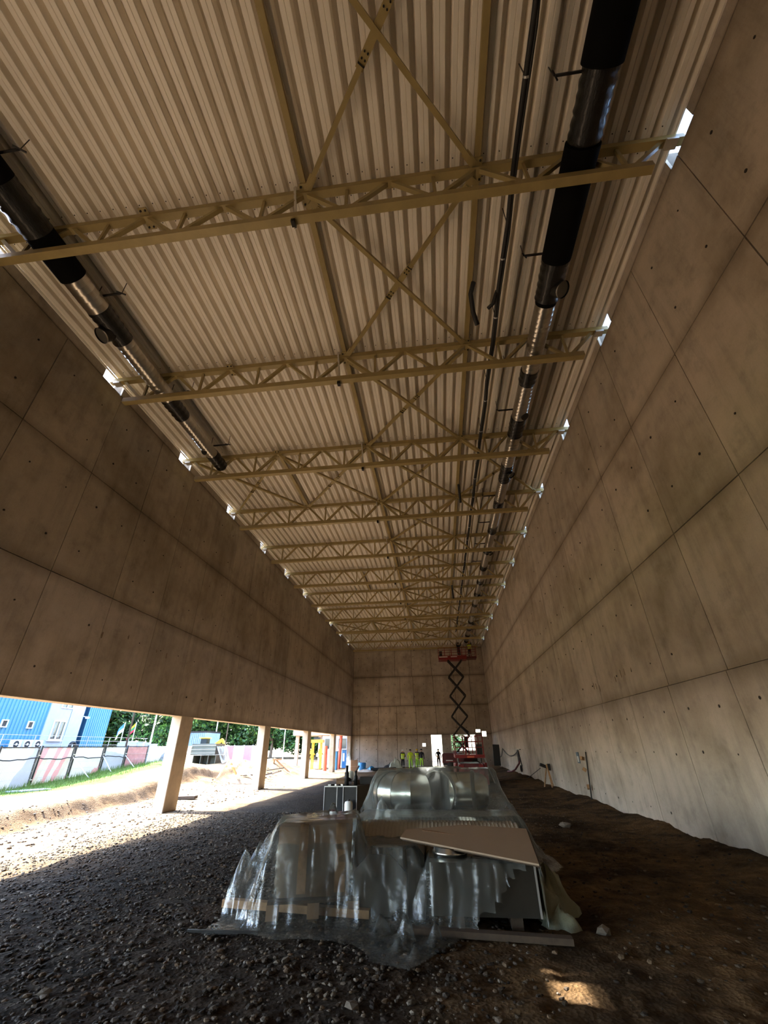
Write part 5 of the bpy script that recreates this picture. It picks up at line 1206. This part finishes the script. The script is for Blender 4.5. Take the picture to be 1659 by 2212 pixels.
MB().prism(octa(-.80, .30, .33, .29), 6.1, 6.14, 'Y').build('end_plate', M['plenum'], t); MB().lathe((-.80, 6.14, .30), [(.2, 0), (.2, .35)], 24, (0, 1, 0)).build('round_neck', M['galv_dull'], t); MB().box((-.50, 6.05, .02), (-.485, 6.6, .62)).build('side_sheet', M['plenum'], t)
t = thing('duct_fitting', 'squat grey duct box behind the octagonal plate', 'duct fitting', (-.5, 6.5, 0)); MB().prism([(-.48, .0), (-.3, .0), (-.28, .56), (-.36, .66), (-.48, .62)], 6.12, 6.62, 'Y').build('fitting_body', M['plenum'], t); MB().box((-.9, 6.3, .6), (-.4, 6.7, .63)).build('lid', M['galv_dull'], t)
t = thing('sheet_panel_stack', 'large beige sheet panels lying slanted on top of the pile at the right', 'panel', (.4, 6.4, .62))
def sheet(P, th, nm, mat, dz): 
    vs = [(x, y, z+dz) for x, y, z in P]+[(x, y, z+dz+th) for x, y, z in P]; n = len(P)
    MB().add(vs, [tuple(range(n-1, -1, -1)), tuple(range(n, 2*n))]+[(i, (i+1) % n, n+(i+1) % n, n+i) for i in range(n)]).build(nm, mat, t)
P = [(-.55, 6.08, .72), (.93, 5.72, .56), (1.0, 6.72, .72), (.2, 6.66, .765), (-.5, 6.34, .755)]
sheet(P, .016, 'sheet_panel', M['board'], 0); sheet([(x+.02, y+.02, z) for x, y, z in P], .012, 'sheet_panel', M['wood_dark'], -.018)
sheet([(-.3, 6.35, .745), (.45, 6.25, .672), (.1, 6.42, .72), (-.3, 6.43, .747)], .006, 'loose_trim', M['card'], .014)
heap('insulation_bag', 'pale greenish crumpled sack bulging at the right end of the pile', 'sack', 1.12, 6.55, .24, .40, .40, M['dull_sack'], 14); heap('insulation_bag', 'smaller crumpled sack on the ground at the right end of the pile', 'sack', 1.15, 6.15, .17, .18, .18, M['dull_sack'], 17)
b = MB()
for k in range(7): b.bar((.97+.012*k, 5.98+.05*k, .03), (.955+.01*k, 5.95+.05*k, .5), .006, .05)
tag(b.build('plastic_strips', M['film_milky'], loc=(1, 6.1, 0)), 'folded plastic strips hanging down the right corner of the pile', 'plastic strips', None, 'stuff')
top = [L2(x, y)+(.93,) for x in np.linspace(-.45, .43, 8) for y in np.linspace(-.37, .36, 7)]
boxes = [(cx_, cy_, .46, .40, rz, .86, .03), (-.78, 6.35, .36, .28, 0, .62), (.35, 6.3, .57, .40, 0, .545)]
sup = [(-2.42, 6.12, .66), (-2.2, 6.3, .78), (-1.9, 6.5, .90), (-1.55, 6.75, 1.04), (-1.3, 6.6, .98)]+[(-2.3+.1*k, 6.3, .72+.03*k) for k in range(5)]+[(-.75, 5.62, .22), (-.5, 5.5, .26), (-.2, 5.45, .2), (-.55, 5.3, .15), (-.35, 5.15, .14)]
film_poly = [(-2.58, 5.56), (-2.1, 5.56), (-1.75, 5.42), (-1.2, 5.38), (-.85, 5.28), (-.7, 4.98), (-.42, 4.86), (-.15, 5.2), (.05, 5.55), (.35, 5.75), (.95, 5.85), (1.0, 6.05), (.3, 6.1), (-.1, 6.12), (-.3, 6.75), (-.9, 7.2), (-1.6, 7.15), (-2.3, 6.9), (-2.6, 6.3)]
heightfilm('plastic_sheet', 'clear plastic sheet draped over the carton and trailing onto the ground in front', -2.9, 1.15, 4.7, 7.3, .022, sup, 3.2, M['film'], .05, seed=33, boxes=boxes, mask=inpoly(film_poly, .22, 7))
heightfilm('plastic_sheet', 'dusty plastic sheet lying over the ribbed ducts in the middle', -1.6, 1.3, 6.7, 8.3, .04, [], 1.9, M['film_soft'], .02, seed=41, boxes=[(-.13, 7.35, 1.1, .45, 0, .79)], mask=inpoly([(-1.45, 6.85), (-.3, 6.9), (1.2, 7.2), (1.2, 8.1), (-1.4, 8.2)], .2, 9))
#END
# ------------------------------------------------------------------ scale everything to metres
done = set()
for o in bpy.data.objects:
    if o == cam or o.type == 'LIGHT': continue
    o.location = o.location*SC
    if o.type == 'MESH' and o.data.name not in done:
        done.add(o.data.name); o.data.transform(Matrix.Scale(SC, 4))
